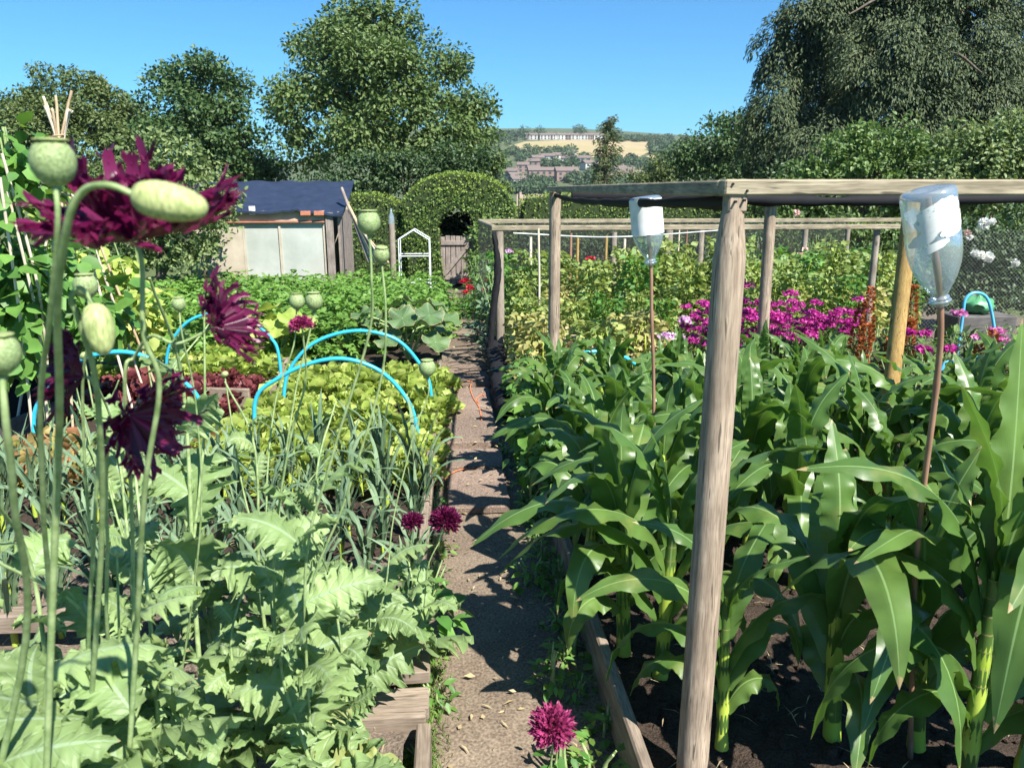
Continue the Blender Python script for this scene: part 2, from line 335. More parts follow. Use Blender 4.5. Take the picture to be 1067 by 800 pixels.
PALE = (.30, .42, .20)
M = dict(
 corn=leafmat('corn_leaf', (.072, .148, .030), (.150, .240, .052), .38, .32, (.16, .32, .03), dict(kind='par', col=(.26, .40, .15), rib=.026, amt=.05, bump=.05), .5, True, blot=((.24, .26, .07), 6.)),
 stalk=surf('corn_stalk', (.26, .36, .04), (.42, .50, .08), 12, .45, (1, 1, .3), .1),
 poppy=leafmat('poppy_leaf', (.155, .255, .085), (.31, .42, .17), .46, .32, (.26, .40, .10), dict(kind='pin', col=(.33, .44, .27), rib=.03, amt=.22, n=46., bump=.45), .35, True, blot=((.38, .42, .15), 4.)),
 poppyy=leafmat('poppy_leaf_yellowing', (.27, .33, .10), (.36, .40, .15), .6, .26, (.4, .45, .1), dict(kind='pin', col=(.42, .48, .25), rib=.03, amt=.3, n=46., bump=.3), .3, True),
 pstem=surf('poppy_stem', (.17, .25, .09), (.35, .44, .20), 45, .5, bump=.1),
 pod=surf('seed_pod_skin', (.15, .23, .085), (.29, .37, .17), 70, .6, bump=.25, bdist=.002, c3=(.20, .25, .10), fine=420.),
 podcap=surf('pod_cap', (.30, .34, .14), (.20, .26, .10), 40, .6, bump=.2),
 bud=surf('bud_skin', (.25, .34, .10), (.43, .47, .21), 60, .6, (1, 1, .3), .3, .003, c3=(.30, .32, .12), fine=400.),
 petal=leafmat('purple_petal', (.040, .005, .018), (.165, .014, .072), .34, .30, (.40, .02, .16), None, .4),
 petald=leafmat('dark_petal', (.045, .004, .022), (.11, .008, .045), .5, .25, (.2, .01, .08), None, .4),
 pink=leafmat('magenta_floret', (.28, .010, .15), (.56, .05, .34), .5, .30, (.75, .03, .42)),
 crimson=leafmat('crimson_floret', (.16, .012, .05), (.42, .06, .19), .5, .25, (.5, .04, .2)),
 lilac=leafmat('lilac_floret', (.55, .22, .50), (.75, .60, .72), .5, .3, (.8, .4, .7)),
 palepink=leafmat('pink_floret', (.5, .10, .32), (.65, .25, .45), .5, .3, (.8, .3, .6)),
 red=leafmat('red_floret', (.45, .01, .02), (.60, .02, .06), .5, .25, (.7, .02, .05)),
 white=leafmat('white_petal', (.75, .75, .70), (.85, .85, .80), .5, .3, (.9, .9, .85)),
 blush=leafmat('blush_petal', (.70, .45, .38), (.80, .60, .52), .5, .3, (.9, .6, .5)),
 rust=leafmat('rust_floret', (.25, .05, .012), (.36, .11, .02), .6, .2, (.5, .15, .03)),
 leek=leafmat('leek_leaf', (.085, .150, .070), (.155, .235, .115), .5, .15, (.15, .25, .08), dict(kind='par', col=(.22, .32, .24), rib=.04, amt=.2), .35),
 strawleaf=leafmat('dry_leaf', (.38, .30, .16), (.50, .42, .25), .7, .2, (.5, .4, .2)),
 lettuce=leafmat('lettuce_leaf', (.26, .37, .06), (.44, .50, .14), .5, .35, (.45, .55, .06)),
 redlet=leafmat('red_lettuce_leaf', (.10, .022, .030), (.25, .07, .07), .5, .3, (.4, .08, .06)),
 mixlet=leafmat('bronze_lettuce_leaf', (.36, .15, .09), (.38, .42, .12), .5, .3, (.5, .35, .1)),
 potato=leafmat('potato_leaf', (.11, .24, .035), (.20, .35, .075), .5, .32, (.20, .38, .04), None, .4, True),
 squash=leafmat('squash_leaf', (.065, .125, .045), (.11, .18, .065), .55, .2, (.15, .3, .06), dict(kind='pin', col=(.2, .3, .16), rib=.02, amt=.25, n=30.)),
 pea=leafmat('pea_leaf', (.13, .24, .065), (.40, .44, .13), .55, .35, (.38, .45, .07), None, .4, True),
 peay=leafmat('pea_leaf_yellow', (.32, .33, .10), (.46, .42, .17), .6, .35, (.5, .48, .12)),
 bean=leafmat('bean_leaf', (.065, .175, .035), (.13, .27, .05), .5, .3, (.25, .42, .04)),
 phloxl=leafmat('dark_flower_leaf', (.040, .085, .028), (.085, .125, .040), .5, .2),
 dahlial=leafmat('bronze_leaf', (.05, .07, .03), (.10, .10, .045), .5, .2),
 tree1=leafmat('oak_leaf', (.055, .100, .026), (.135, .19, .055), .5, .22, (.12, .2, .03), None, .35),
 tree2=leafmat('dark_tree_leaf', (.032, .075, .022), (.080, .135, .038), .5, .2, (.08, .15, .03), None, .35),
 tree3=leafmat('olive_tree_leaf', (.075, .118, .032), (.14, .18, .06), .5, .25, (.14, .2, .04), None, .35),
 conif=leafmat('cypress_spray', (.030, .060, .028), (.115, .140, .055), .6, .12, (.08, .12, .05), None, .3),
 conif2=leafmat('conifer_spray', (.055, .090, .035), (.12, .14, .05), .6, .12),
 shrub=leafmat('shrub_leaf', (.060, .120, .028), (.15, .23, .065), .5, .28, (.2, .32, .05), None, .4),
 shrubd=leafmat('dark_shrub_leaf', (.028, .060, .022), (.07, .12, .04), .5, .2),
 hedge=leafmat('hedge_leaf', (.075, .145, .026), (.17, .25, .05), .55, .2, (.2, .3, .04)),
 hedgelime=leafmat('lime_hedge_leaf', (.14, .22, .035), (.20, .27, .045), .55, .2, (.3, .4, .05)),  # lighter lime leaf, used above a set height on each hedge
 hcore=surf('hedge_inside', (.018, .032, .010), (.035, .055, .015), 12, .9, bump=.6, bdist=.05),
 apple=leafmat('apple_leaf', (.085, .14, .05), (.22, .28, .10), .5, .3, (.25, .33, .08)),
 grass=leafmat('grass_blade', (.09, .19, .03), (.20, .30, .07), .6, .3, (.3, .4, .06)),
 far=leafmat('far_tree_leaf', (.040, .078, .030), (.062, .105, .040), .7, .1),
 bark=surf('bark', (.07, .055, .04), (.14, .115, .09), 14, .9, (1, 1, .2), .8, .02),
 soil=surf('garden_soil', (.022, .015, .010), (.062, .042, .030), 25, .95, bump=.9, bdist=.02, fine=140.),
 soild=surf('dry_soil', (.10, .075, .055), (.19, .15, .115), 22, .95, bump=.8, bdist=.015, fine=120.),
 path=surf('trodden_path', (.10, .070, .050), (.235, .185, .133), 5, .92, bump=.5, bdist=.01, c3=(.085, .060, .043), fine=110., lo=.38, hi=.6),
 slab=surf('path_slab', (.13, .092, .070), (.27, .20, .155), 5, .9, bump=.6, bdist=.01, fine=110., c3=(.11, .08, .058)),
 turf=surf('turf', (.05, .085, .025), (.10, .13, .04), .9, .95, bump=.5, bdist=.05, c3=(.09, .075, .05), fine=30.),
 post=wood('post_wood', (.24, .18, .13), (.50, .40, .30), 2),
 postg=wood('grey_post_wood', (.24, .20, .155), (.38, .33, .27), 2),
 railx=wood('rail_wood', (.22, .185, .125), (.48, .41, .29), 0),
 raily=wood('rail_wood_long', (.22, .185, .125), (.48, .41, .29), 1),
 boardx=wood('board_wood', (.20, .155, .115), (.36, .29, .225), 0, scale=40),
 boardy=wood('board_wood_long', (.20, .155, .115), (.36, .29, .225), 1, scale=40),
 boardd=wood('dark_board_wood', (.09, .085, .08), (.17, .16, .15), 0, scale=40),
 gatew=wood('gate_wood', (.22, .18, .155), (.36, .31, .275), 2, scale=45),
 ochre=wood('ochre_wood', (.33, .21, .07), (.46, .31, .12), 2, crack=(.16, .09, .03)),
 cane=surf('bamboo_cane', (.36, .25, .15), (.52, .40, .26), 30, .55, (1, 1, .2), .1),
 canebr=surf('brown_cane', (.20, .11, .07), (.33, .19, .125), 30, .5, (1, 1, .2), .1),
 canewh=surf('bleached_cane', (.50, .42, .32), (.68, .60, .48), 30, .6, (1, 1, .2), .1),
 blue=plain('blue_pipe', (.035, .42, .62), .35), bluel=plain('pale_blue_pipe', (.10, .42, .66), .35),
 black=plain('black_net', (.012, .012, .014), .8, spec=.2), whitemetal=plain('white_metal', (.62, .68, .66), .4),
 tarp=surf('navy_tarpaulin', (.016, .024, .048), (.024, .036, .066), 5, .55, bump=.6, bdist=.03, spec=.3),
 panel=surf('cloudy_panel', (.34, .37, .33), (.46, .48, .44), 1.6, .35, bump=.1, c3=(.40, .385, .34)),
 ply=surf('weathered_ply', (.36, .31, .235), (.48, .42, .33), 3, .8, bump=.2),
 brick=surf('brick', (.36, .13, .08), (.45, .18, .11), 20, .9), paint=plain('white_paint', (.75, .75, .72), .6),
 orange=plain('orange_twine', (.70, .20, .08), .7), green=plain('green_plastic', (.08, .27, .12), .4),
 render=plain('pale_render', (.50, .47, .42), .9), brickf=plain('brick_wall', (.24, .165, .135), .9), roof=plain('roof_tile', (.15, .115, .10), .9), glass=plain('dark_glass', (.05, .06, .07), .2),
 dryf=surf('dry_grass_field', (.28, .225, .12), (.36, .29, .16), .05, .95, bump=0, c3=(.30, .25, .11)),
 hill=surf('hill_grass', (.045, .075, .03), (.10, .12, .055), .03, .95, bump=0, fine=.4),
 fencew=plain('fence_board', (.42, .33, .27), .9), net=netmat('black_fine_net', (.02, .02, .022), .012, .30),
 wire=netmat('chicken_wire', (.20, .21, .20), .04, .05, square=False),
)
def plastic():
    m, ns, ls = newmat('clear_plastic')
    lw = ns.new('ShaderNodeLayerWeight'); lw.inputs[0].default_value = .55
    tc = ns.new('ShaderNodeTexCoord'); nz = nd(ns, 'ShaderNodeTexNoise', Scale=30., Detail=3.); ls.new(tc.outputs['Object'], nz.inputs['Vector'])
    bp = nd(ns, 'ShaderNodeBump', Strength=.5, Distance=.004); ls.new(nz.outputs[0], bp.inputs['Height'])
    gl = nd(ns, 'ShaderNodeBsdfGlossy', Roughness=.09); ls.new(bp.outputs[0], gl.inputs['Normal']); gl.inputs[0].default_value = (.85, .9, .95, 1)
    tr = ns.new('ShaderNodeBsdfTransparent'); tr.inputs[0].default_value = (.86, .91, .93, 1)
    df = ns.new('ShaderNodeBsdfDiffuse'); df.inputs[0].default_value = (.62, .72, .78, 1)
    m1 = ns.new('ShaderNodeMixShader'); m1.inputs[0].default_value = .24; ls.new(tr.outputs[0], m1.inputs[1]); ls.new(df.outputs[0], m1.inputs[2])
    m2 = ns.new('ShaderNodeMixShader'); f = mth(ns, ls, 'MULTIPLY_ADD', lw.outputs['Facing'], .55, .06); ls.new(f, m2.inputs[0])
    ls.new(m1.outputs[0], m2.inputs[1]); ls.new(gl.outputs[0], m2.inputs[2])
    out = ns.new('ShaderNodeOutputMaterial'); ls.new(m2.outputs[0], out.inputs[0]); return m
M['plastic'] = plastic()
# ------------------------------------------------------------ ground, hill, path, beds
def fbm(x, y, s=1.0): return noise.fractal(Vector((x*s, y*s, 3.3)), .6, 2.1, 4)
def soil_sheet(name, x0, x1, y0, y1, z, amp, mat, res=.035, clods=0, clod=.02, label=None):
    nx, ny = max(2, int((x1-x0)/res)), max(2, int((y1-y0)/res)); xs = np.linspace(x0, x1, nx); ys = np.linspace(y0, y1, ny)
    P = A([[(x, y, z+(gz(x, y))+amp*(fbm(x, y, 5)+.5*fbm(x, y, 14))) for x in xs] for y in ys])
    mb = MB(); mb.grid(P)
    if clods:
        p = np.stack([rg.uniform(x0, x1, clods), rg.uniform(y0, y1, clods), np.zeros(clods)], 1)
        p[:, 2] = [z+gz(a[0], a[1])+amp*(fbm(a[0], a[1], 5)+.5*fbm(a[0], a[1], 14)) for a in p]
        s = clod*(.3+rg.random(clods)**3*1.6)
        mb.scatter(p, rdir(clods), rdir(clods), s, s*.8, OCT)
    return tag(mb.build(name, mat), kind='structure')
def ground():
    xs = np.concatenate([np.linspace(-900, -60, 22), np.linspace(-50, 50, 41), np.linspace(60, 1100, 50)])
    ys = np.concatenate([np.linspace(-30, 0, 6), np.linspace(1, 30, 40), np.linspace(35, 280, 30), np.linspace(300, 960, 60), np.linspace(1000, 3000, 12)])
    mb = MB(); mb.grid([[(x, y, gz(x, y)-(.06 if abs(x) < 12 and -1 < y < 20 else 0.0)) for x in xs] for y in ys]); tag(mb.build('ground', M['turf']), kind='structure')
    # hillside cover from Y=290 upward, 0.3 m above the sheet
    xs = np.linspace(-500, 900, 90); ys = np.linspace(290, 1400, 120)
    mb = MB(); mb.grid([[(x, y, gz(x, y)+.3) for x in xs] for y in ys]); tag(mb.build('hillside', M['hill']), kind='structure')
ground()
# draped dry field (outline given where it lies on the slope)
def field(name, pts, mat, dz):
    poly = [hit(px, py) for px, py in pts]
    poly = [p for p in poly if p is not None]; xs = [p[0] for p in poly]; ys = [p[1] for p in poly]
    def inside(x, y):
        c = False; j = len(poly)-1
        for i in range(len(poly)):
            a, b = poly[i], poly[j]
            if (a[1] > y) != (b[1] > y) and x < (b[0]-a[0])*(y-a[1])/(b[1]-a[1])+a[0]: c = not c
            j = i
        return c
    n = 90; gx = np.linspace(min(xs), max(xs), n); gy = np.linspace(min(ys), max(ys), n); mb = MB()
    idx = -np.ones((n, n), int); V = [[(gx[j], gy[i], gz(gx[j], gy[i])+dz) for j in range(n)] for i in range(n)]
    f = [[i*n+j, i*n+j+1, (i+1)*n+j+1, (i+1)*n+j] for i in range(n-1) for j in range(n-1) if inside((gx[j]+gx[j+1])/2, (gy[i]+gy[i+1])/2)]
    mb.add(V, f); tag(mb.build(name, mat), kind='structure')
field('dry_field', [(531, 153), (548, 148.5), (590, 147), (640, 147), (681, 148.5), (680, 158), (664, 166), (640, 167), (612, 165), (570, 163), (540, 158)], M['dryf'], .7)
field('dry_field', [(672, 164), (700, 160), (712, 163), (690, 170)], M['dryf'], .7)

# the garden's soil and the path
soil_sheet('path', -.12, .50, .3, 7.9, .0, .006, M['path'], .03, 1500, .009)
soil_sheet('path', -.12, .50, 7.9, 17.2, -.004, .006, M['path'], .08)
def slab(y0, y1, x0, x1, z, a, lab):
    mb = MB(); mb.box(((x0+x1)/2, (y0+y1)/2, z/2), (x1-x0, y1-y0, z), rz(a), bev=.006)
    tag(mb.build('paving_slab', M['slab'], smooth=False, org=((x0+x1)/2, (y0+y1)/2, 0), loc=((x0+x1)/2, (y0+y1)/2, 0)), lab, 'paving slab')
slab(4.62, 5.98, -.075, .27, .05, .01, 'long flat brown path slab with orange twine lying across its far end')
slab(4.22, 4.54, -.06, .28, .035, -.02, 'short brown path slab just in front of the long slab, crossed by a leaf')
slab(3.62, 4.15, -.05, .27, .04, .015, 'shaded brown path slab beside the purple pompom poppies')
slab(6.15, 6.9, -.06, .28, .04, .03, 'farthest path slab with broken twigs and squash shade on it')
SOILZ = .10
soil_sheet('soil', .50, 3.6, .9, 5.4, SOILZ-.02, .022, M['soil'], .03, 5000, .035)
soil_sheet('soil', .50, 7.5, 5.4, 16, .0, .02, M['soild'], .09, 0)
soil_sheet('soil', -2.9, -.16, .3, 3.0, SOILZ-.01, .02, M['soild'], .03, 2500, .028)
soil_sheet('soil', -3.6, -.16, 3.0, 6.9, .04, .02, M['soil'], .04, 1000, .03)
soil_sheet('soil', -8.5, -.16, 6.9, 13.5, .02, .03, M['soil'], .12, 0)
def boards(label, items, org):
    t = thing('raised_bed', label, 'raised bed', org)
    for (a, b, h, th, z0, mat) in items:
        a = A(a, float); b = A(b, float); d = b-a; L = np.linalg.norm(d); an = math.atan2(d[1], d[0])
        mb = MB(); ctr = A([(a[0]+b[0])/2, (a[1]+b[1])/2, z0+h/2])
        # local board along x or y kept axis aligned for the grain
        if abs(d[0]) > abs(d[1]): mb.box((0, 0, 0), (L, th, h), rz(an), bev=.006)
        else: mb.box((0, 0, 0), (th, L, h), rz(an-PI/2), bev=.006)
        o = mb.build('side_board', M[mat], t, smooth=False, loc=ctr-A(org))
    return t
g1 = gp(585, 600, .16); g2 = gp(662, 800, .16)
boards('low weathered plank bed edge between the path and the sweetcorn', [((.475, 1.2), (.455, 3.1), .17, .034, 0, 'boardy'), ((.455, 3.13), (.46, 5.3), .14, .03, 0, 'boardy'), ((.5, 5.38), (3.5, 5.4), .13, .03, 0, 'boardd')], (.46, 3.2, 0))
a1, a2 = gp(-40, 640, .22), gp(97, 636, .22); b1, b2 = gp(-40, 722, .2), gp(85, 712, .2)
boards('pale plank raised bed of poppies at lower left, bare soil showing between its planks',
       [((a1[0]-.4, a1[1]), (a2[0], a2[1]), .07, .065, .16, 'boardx'), ((b1[0]-.4, b1[1]), (b2[0], b2[1]), .07, .055, .14, 'boardx')], (-1.2, 2.2, 0))
c1, c2 = gp(392, 690, .15), gp(447, 690, .15)
t = thing('raised_bed', 'raised bed corner with wide plank tops at the path edge below the potato leaves', 'raised bed', (-.3, 2.3, 0))
for (p, q, yy, dy, z) in ((385, 448, 684, .17, .17), (388, 447, 727, .10, .15)):
    u = gp((p+q)/2, yy, z); w = gp(q, yy, z)[0]-gp(p, yy, z)[0]
    mb = MB(); mb.box((0, 0, 0), (w, dy, .045), rz(.03), bev=.005); mb.build('side_board', M['boardx'], t, smooth=False, loc=(u[0]+.3, u[1]-2.3, z-.022))
u = gp(440, 790, .13); mb = MB(); mb.box((0, 0, 0), (.04, .55, .14), bev=.005); mb.build('side_board', M['boardy'], t, smooth=False, loc=(u[0]+.3, u[1]-2.45, .075))
u = gp(400, 745, .14); mb = MB(); mb.box((0, 0, 0), (.4, .035, .14), bev=.005); mb.build('side_board', M['boardx'], t, smooth=False, loc=(u[0]+.22, u[1]-2.3, .075))
mb = MB(); mb.box((0, 0, 0), (.035, 1.5, .15), bev=.005); mb.build('side_board', M['boardy'], t, smooth=False, loc=(.15, 1.15, .075))
L1, L2, L3 = gp(-30, 462, .15), gp(120, 397, .2), gp(300, 400, .2)
boards('dark grey plank bed edge behind the bronze lettuces', [((L1[0], L1[1]), (L2[0]-.05, L2[1]), .2, .035, 0, 'boardd'), ((L2[0]-.03, L2[1]), (L3[0]-.28, L3[1]), .17, .035, .0, 'boardx')], (-2.5, 4.8, 0))
q1, q2 = gp(283, 408, .17), gp(300, 372, .17)
boards('plank bed end at the right side of the dark red lettuces', [((q1[0], q1[1]), (q2[0], q2[1]), .17, .035, 0, 'boardx'), ((q2[0]-2.2, q2[1]+.02), (q2[0]-.02, q2[1]+.02), .15, .03, 0, 'boardd')], (-1.2, 5.5, 0))
boards('thin plank edge of the lettuce bed beside the path slabs', [((-.14, 3.1), (-.125, 6.8), .12, .028, 0, 'boardy')], (-.13, 5, 0))
# ------------------------------------------------------------ sweetcorn
def corn_leaf(mb, base, az, L, W, th0, th1, pw=1.4, twist=0., seed=0):
    r = random.Random(seed); n = 26; t = np.linspace(0, 1, n)
    s = t**pw; th = th0+(th1-th0)*(s*s*(3-2*s)); az2 = az+twist*t*t+.12*np.sin(t*5+r.random()*6)
    T = np.stack([np.cos(th)*np.cos(az2), np.cos(th)*np.sin(az2), np.sin(th)], 1)
    P = np.vstack([[0, 0, 0], np.cumsum((T[:-1]+T[1:])/2*L/(n-1), 0)])+base
    S = np.stack([-np.sin(az2), np.cos(az2), 0*az2], 1); roll = (r.random()-.5)*1.2*t+.1
    N = np.cross(T, S); N *= -1
    N = np.where(N[:, 2:3] < -.0, N, N)
    S2 = S*np.cos(roll)[:, None]+N*np.sin(roll)[:, None]; N2 = np.cross(S2, T)
    w = W*np.minimum(1, .42+2.3*t)*np.clip(1-t**2.6, 0, 1)**.85
    u = np.linspace(-1, 1, 9); fold = .55*(1-t)**2+.16
    f1, f2 = 4.5+r.random()*3, 4.5+r.random()*3; p1, p2 = r.random()*6, r.random()*6
    am = .13*np.sin(PI*np.clip(t*1.05, 0, 1))
    ripL = am*np.sin(2*PI*f1*t+p1); ripR = am*np.sin(2*PI*f2*t+p2)
    G = np.zeros((n, 9, 3))
    for j, uu in enumerate(u):
        rip = (ripL if uu < 0 else ripR)*abs(uu)**2
        G[:, j] = P+S2*(w/2*uu*np.cos(fold*.8))[:, None]+N2*(w/2*abs(uu)*np.sin(fold)+W*rip)[:, None]
    mb.grid(G)
def corn_proto(seed, h=1.0, lab='leafy sweetcorn plant standing in the corn bed', nl=10):
    r = random.Random(seed); t = thing('sweetcorn_plant', lab, 'sweetcorn')
    Hs = .52*h; lean = (r.uniform(-.04, .04), r.uniform(-.04, .04))
    st = A([[lean[0]*k, lean[1]*k, Hs*k] for k in np.linspace(0, 1, 12)])
    mb = MB(); rad = [.023*h, .021, .0195, .022, .019, .021, .017, .018, .015, .014, .010, .006]
    mb.tube(st, [x for x in rad], 10); mb.build('stalk', M['stalk'], t)
    fb = MB(); az0 = r.random()*6.28; t['az'] = az0
    for i in range(nl):
        k = (i+.6)/nl; z = Hs*(.20+.80*k); az = az0+PI*(i % 2)+r.gauss(0, .35)
        L = (.27+.36*math.sin(PI*min(1, k*1.0+.02)))*h*r.uniform(.85, 1.12); W = (.070+.050*math.sin(PI*min(.95, k*.9+.1)))*r.uniform(.9, 1.15)
        th0 = R(64+20*k+r.uniform(-6, 6)); th1 = R(-70+84*max(0, k-.38)/.62*1.5+r.uniform(-25, 20))
        if i >= nl-2: th0 = R(83); th1 = R(50+r.uniform(-40, 25)); L *= .9
        b = A([lean[0]*z/Hs, lean[1]*z/Hs, z])+A([math.cos(az), math.sin(az), 0])*.006
        corn_leaf(fb, b, az, L, W, th0, th1, r.uniform(.8, 1.25), r.uniform(-.5, .5), seed*31+i)
        # sheath round the stalk
        q = np.linspace(0, 1, 5); fb.tube(A([[lean[0]*(z-.07*(1-x))/Hs, lean[1]*(z-.07*(1-x))/Hs, z-.07*(1-x)*h] for x in q]), [.0215-.007*k]*5, 9, cap=False)
    fb.build('foliage', M['corn'], t); return t
cp = [corn_proto(100+i, .98+.05*(i % 3)) for i in range(7)]
spots = []; front = []
for px, py in ((650, 678), (688, 702), (752, 775), (867, 765), (955, 775), (1068, 800), (612, 600), (690, 615)):
    g = gp(px, py, SOILZ); front.append((g[0], g[1]))
for i in range(10):
    for j in range(8):
        x = .62+.34*i+rnd.uniform(-.06, .06); y = 2.70+.32*j+rnd.uniform(-.07, .07)
        if y > 4.75 or (x > 2.6 and y > 4.2): continue
        if all((x-a)**2+(y-b)**2 > .05 for a, b in front): spots.append((x, y))
allc = front+spots
sp = [(x, y, SOILZ-.01, rnd.uniform(0, 6.28), (1.10 if y < 2.6 else 1.04 if y < 3.1 else .94 if y < 3.6 else .83)*rnd.uniform(.93, 1.07)) for x, y in allc]
ordw = ['', 'first', 'second', 'third']
flab = ['sweetcorn plant with bright yellow green stalk left of the round post, nearest the plank', 'sweetcorn plant with thick lit stalk left of the big round post',
        'sweetcorn plant growing directly behind and against the big round post', 'sweetcorn plant with long hanging leaf in the open soil between post and bottle cane',
        'sweetcorn plant rising right beside the foot of the brown bottle cane', 'half hidden sweetcorn plant at the lower right corner of the picture', 'sweetcorn plant whose broad leaf hangs over the path plank edge', 'sweetcorn plant standing just behind the two with lit stalks']
place_all(cp, sp, lambda k: flab[k] if k < len(flab) else 'leafy sweetcorn plant inside the dense block of corn behind the front row', 'sweetcorn plants in the corn bed')
for o in [x for x in C.objects if x.get('label') == flab[2]]: o.rotation_euler.z = R(15)-o['az']; o.scale = (.80,)*3
for o in [x for x in C.objects if x.get('label') == flab[1]]: o.rotation_euler.z = R(-8)-o['az']
for o in C.objects:
    if 'az' in o: del o['az']
# the tall nearest plant at the right edge
g = gp(1003, 835, SOILZ)
big = corn_proto(207, 1.22, 'tallest nearest sweetcorn plant with upright spire leaf at the right edge', 11)
big.location = (g[0], g[1], SOILZ); big.rotation_euler.z = .9; del big['az']; big['group'] = 'sweetcorn plants in the corn bed'
mb = MB()
for k in range(4):
    corn_leaf(mb, A([.01, 0, .60]), .5+k*1.6, (.62, .52, .5, .45)[k], .105, R(86), R((80, 55, 30, 10)[k]), 1.1, .2, 900+k)
# big leaves belong to the same foliage
mb.build('top_foliage', M['corn'], big)

# ------------------------------------------------------------ small leafy plants
def bushy(name, lab, cat, mat, r_, h, n, ls, wr=.8, tm=T_LEAF, droop=.4, stems=5, seed=0, stmat='pstem', flat=.5):
    t = thing(name, lab, cat)
    global rg
    q = rdir(n)*(rg.random((n, 1))**.4); q[:, 2] = np.abs(q[:, 2]) if flat >= .5 else q[:, 2]
    p = q*A([r_, r_, h*.92])+A([0, 0, .04*h])
    d = q*A([1, 1, .3])+rdir(n)*.6; d[:, 2] -= droop*.6
    nr = A([0, 0, 1.])+rdir(n)*.55+q*.4
    mb = MB(); L = ls*rg.uniform(.6, 1.25, n); mb.scatter(p, d, nr, L, L*wr, tm); mb.build('foliage', mat, t)
    if stems:
        sb = MB()
        for k in range(stems):
            a = rnd.random()*6.28; e = rnd.uniform(.2, .7)*r_
            sb.tube(crm([[0.02*math.cos(a), .02*math.sin(a), 0], [e*.5*math.cos(a), e*.5*math.sin(a), h*.5], [e*math.cos(a), e*math.sin(a), h*.9]], 4), [.006, .003], 5)
        sb.build('stem', M[stmat], t)
    return t
# ------------------------------------------------------------ poppies
def poppy_leaf(mb, base, az, L, W, th0, th1, seed, mi=0):
    r = random.Random(seed); n, m = 46, 9; t = np.linspace(0, 1, n)
    th = th0+(th1-th0)*t**1.1; az2 = az+r.uniform(-.5, .5)*t
    T = np.stack([np.cos(th)*np.cos(az2), np.cos(th)*np.sin(az2), np.sin(th)], 1)
    P = np.vstack([[0, 0, 0], np.cumsum((T[:-1]+T[1:])/2*L/(n-1), 0)])+base
    S = np.stack([-np.sin(az2), np.cos(az2), 0*az2], 1); roll = r.uniform(-.9, .9); N0 = np.cross(S, T)*-1
    N0 = np.where(N0[:, 2:3] < 0, N0, N0); N0 = np.cross(T, S)*-1
    S2 = S*math.cos(roll)+N0*math.sin(roll); N = np.cross(S2, T)
    prof = W/2*(.42+.75*np.sin(PI*np.clip(t*.93+.05, 0, 1))**.8)*np.clip(1-t**4, .0, 1)
    G = np.zeros((n, m, 3)); us = np.linspace(-1, 1, m)
    for side in (0, 1):
        fr = r.uniform(4.5, 6.5); ph = r.random()*6
        lobe = np.abs(((t*fr+ph/6.28) % 1)*2-1); tooth = np.abs(((t*fr*4.1+ph) % 1)*2-1)
        k = .58+.40*lobe**.8+.16*tooth; rp = np.sin(2*PI*t*fr*1.1+ph)*.26+.14*np.sin(2*PI*t*fr*2.6+ph)
        for j, u in enumerate(us):
            if (u < 0) == (side == 0) or (u == 0 and side):
                au = abs(u); kk = 1+(k-1)*au**1.5
                w = prof*kk*u
                G[:, j] = P+S2*w[:, None]+N*(prof*(.28*au+rp*au**2))[:, None]+T*(prof*.32*(lobe-.3)*au**2)[:, None]
    mb.grid(G, mi=mi)
def lathe_pod(t, c, ax, r, nm='seed_pod'):
    Mx = frame(ax); mb = MB()
    pr = [(.16, -1.45), (.18, -1.22), (.27, -1.18), (.18, -1.10), (.40, -1.0), (.74, -.72), (.95, -.30), (1.0, .08), (.93, .48), (.72, .82), (.52, .95), (.0, .97)]
    mb.lathe(A(pr)*r, c, Mx, 24, lob=lambda a: 1+.022*np.cos(a*10)); o = mb.build(nm, M['pod'], t)
    cb = MB(); cb.lathe(A([(0, .97), (.4, .93), (.68, .97), (.76, 1.03), (.72, 1.08), (.4, 1.10), (0, 1.14)])*r, c, Mx, 30, lob=lambda a: 1+.09*np.cos(a*11))
    cb.build('stigma_cap', M['podcap'], o)
def bud(t, c, ax, r, L):
    Mx = frame(ax); mb = MB(); a = np.linspace(0, PI, 14)
    mb.lathe(np.stack([r*np.sin(a)**.8*(1+.12*np.cos(a)), -L/2*np.cos(a)], 1)[0:], c, Mx, 20, lob=lambda q: 1-.035*np.exp(-((np.abs(np.cos(q)))/.10)**2)+.012*np.cos(q*9))
    mb.build('bud', M['bud'], t)
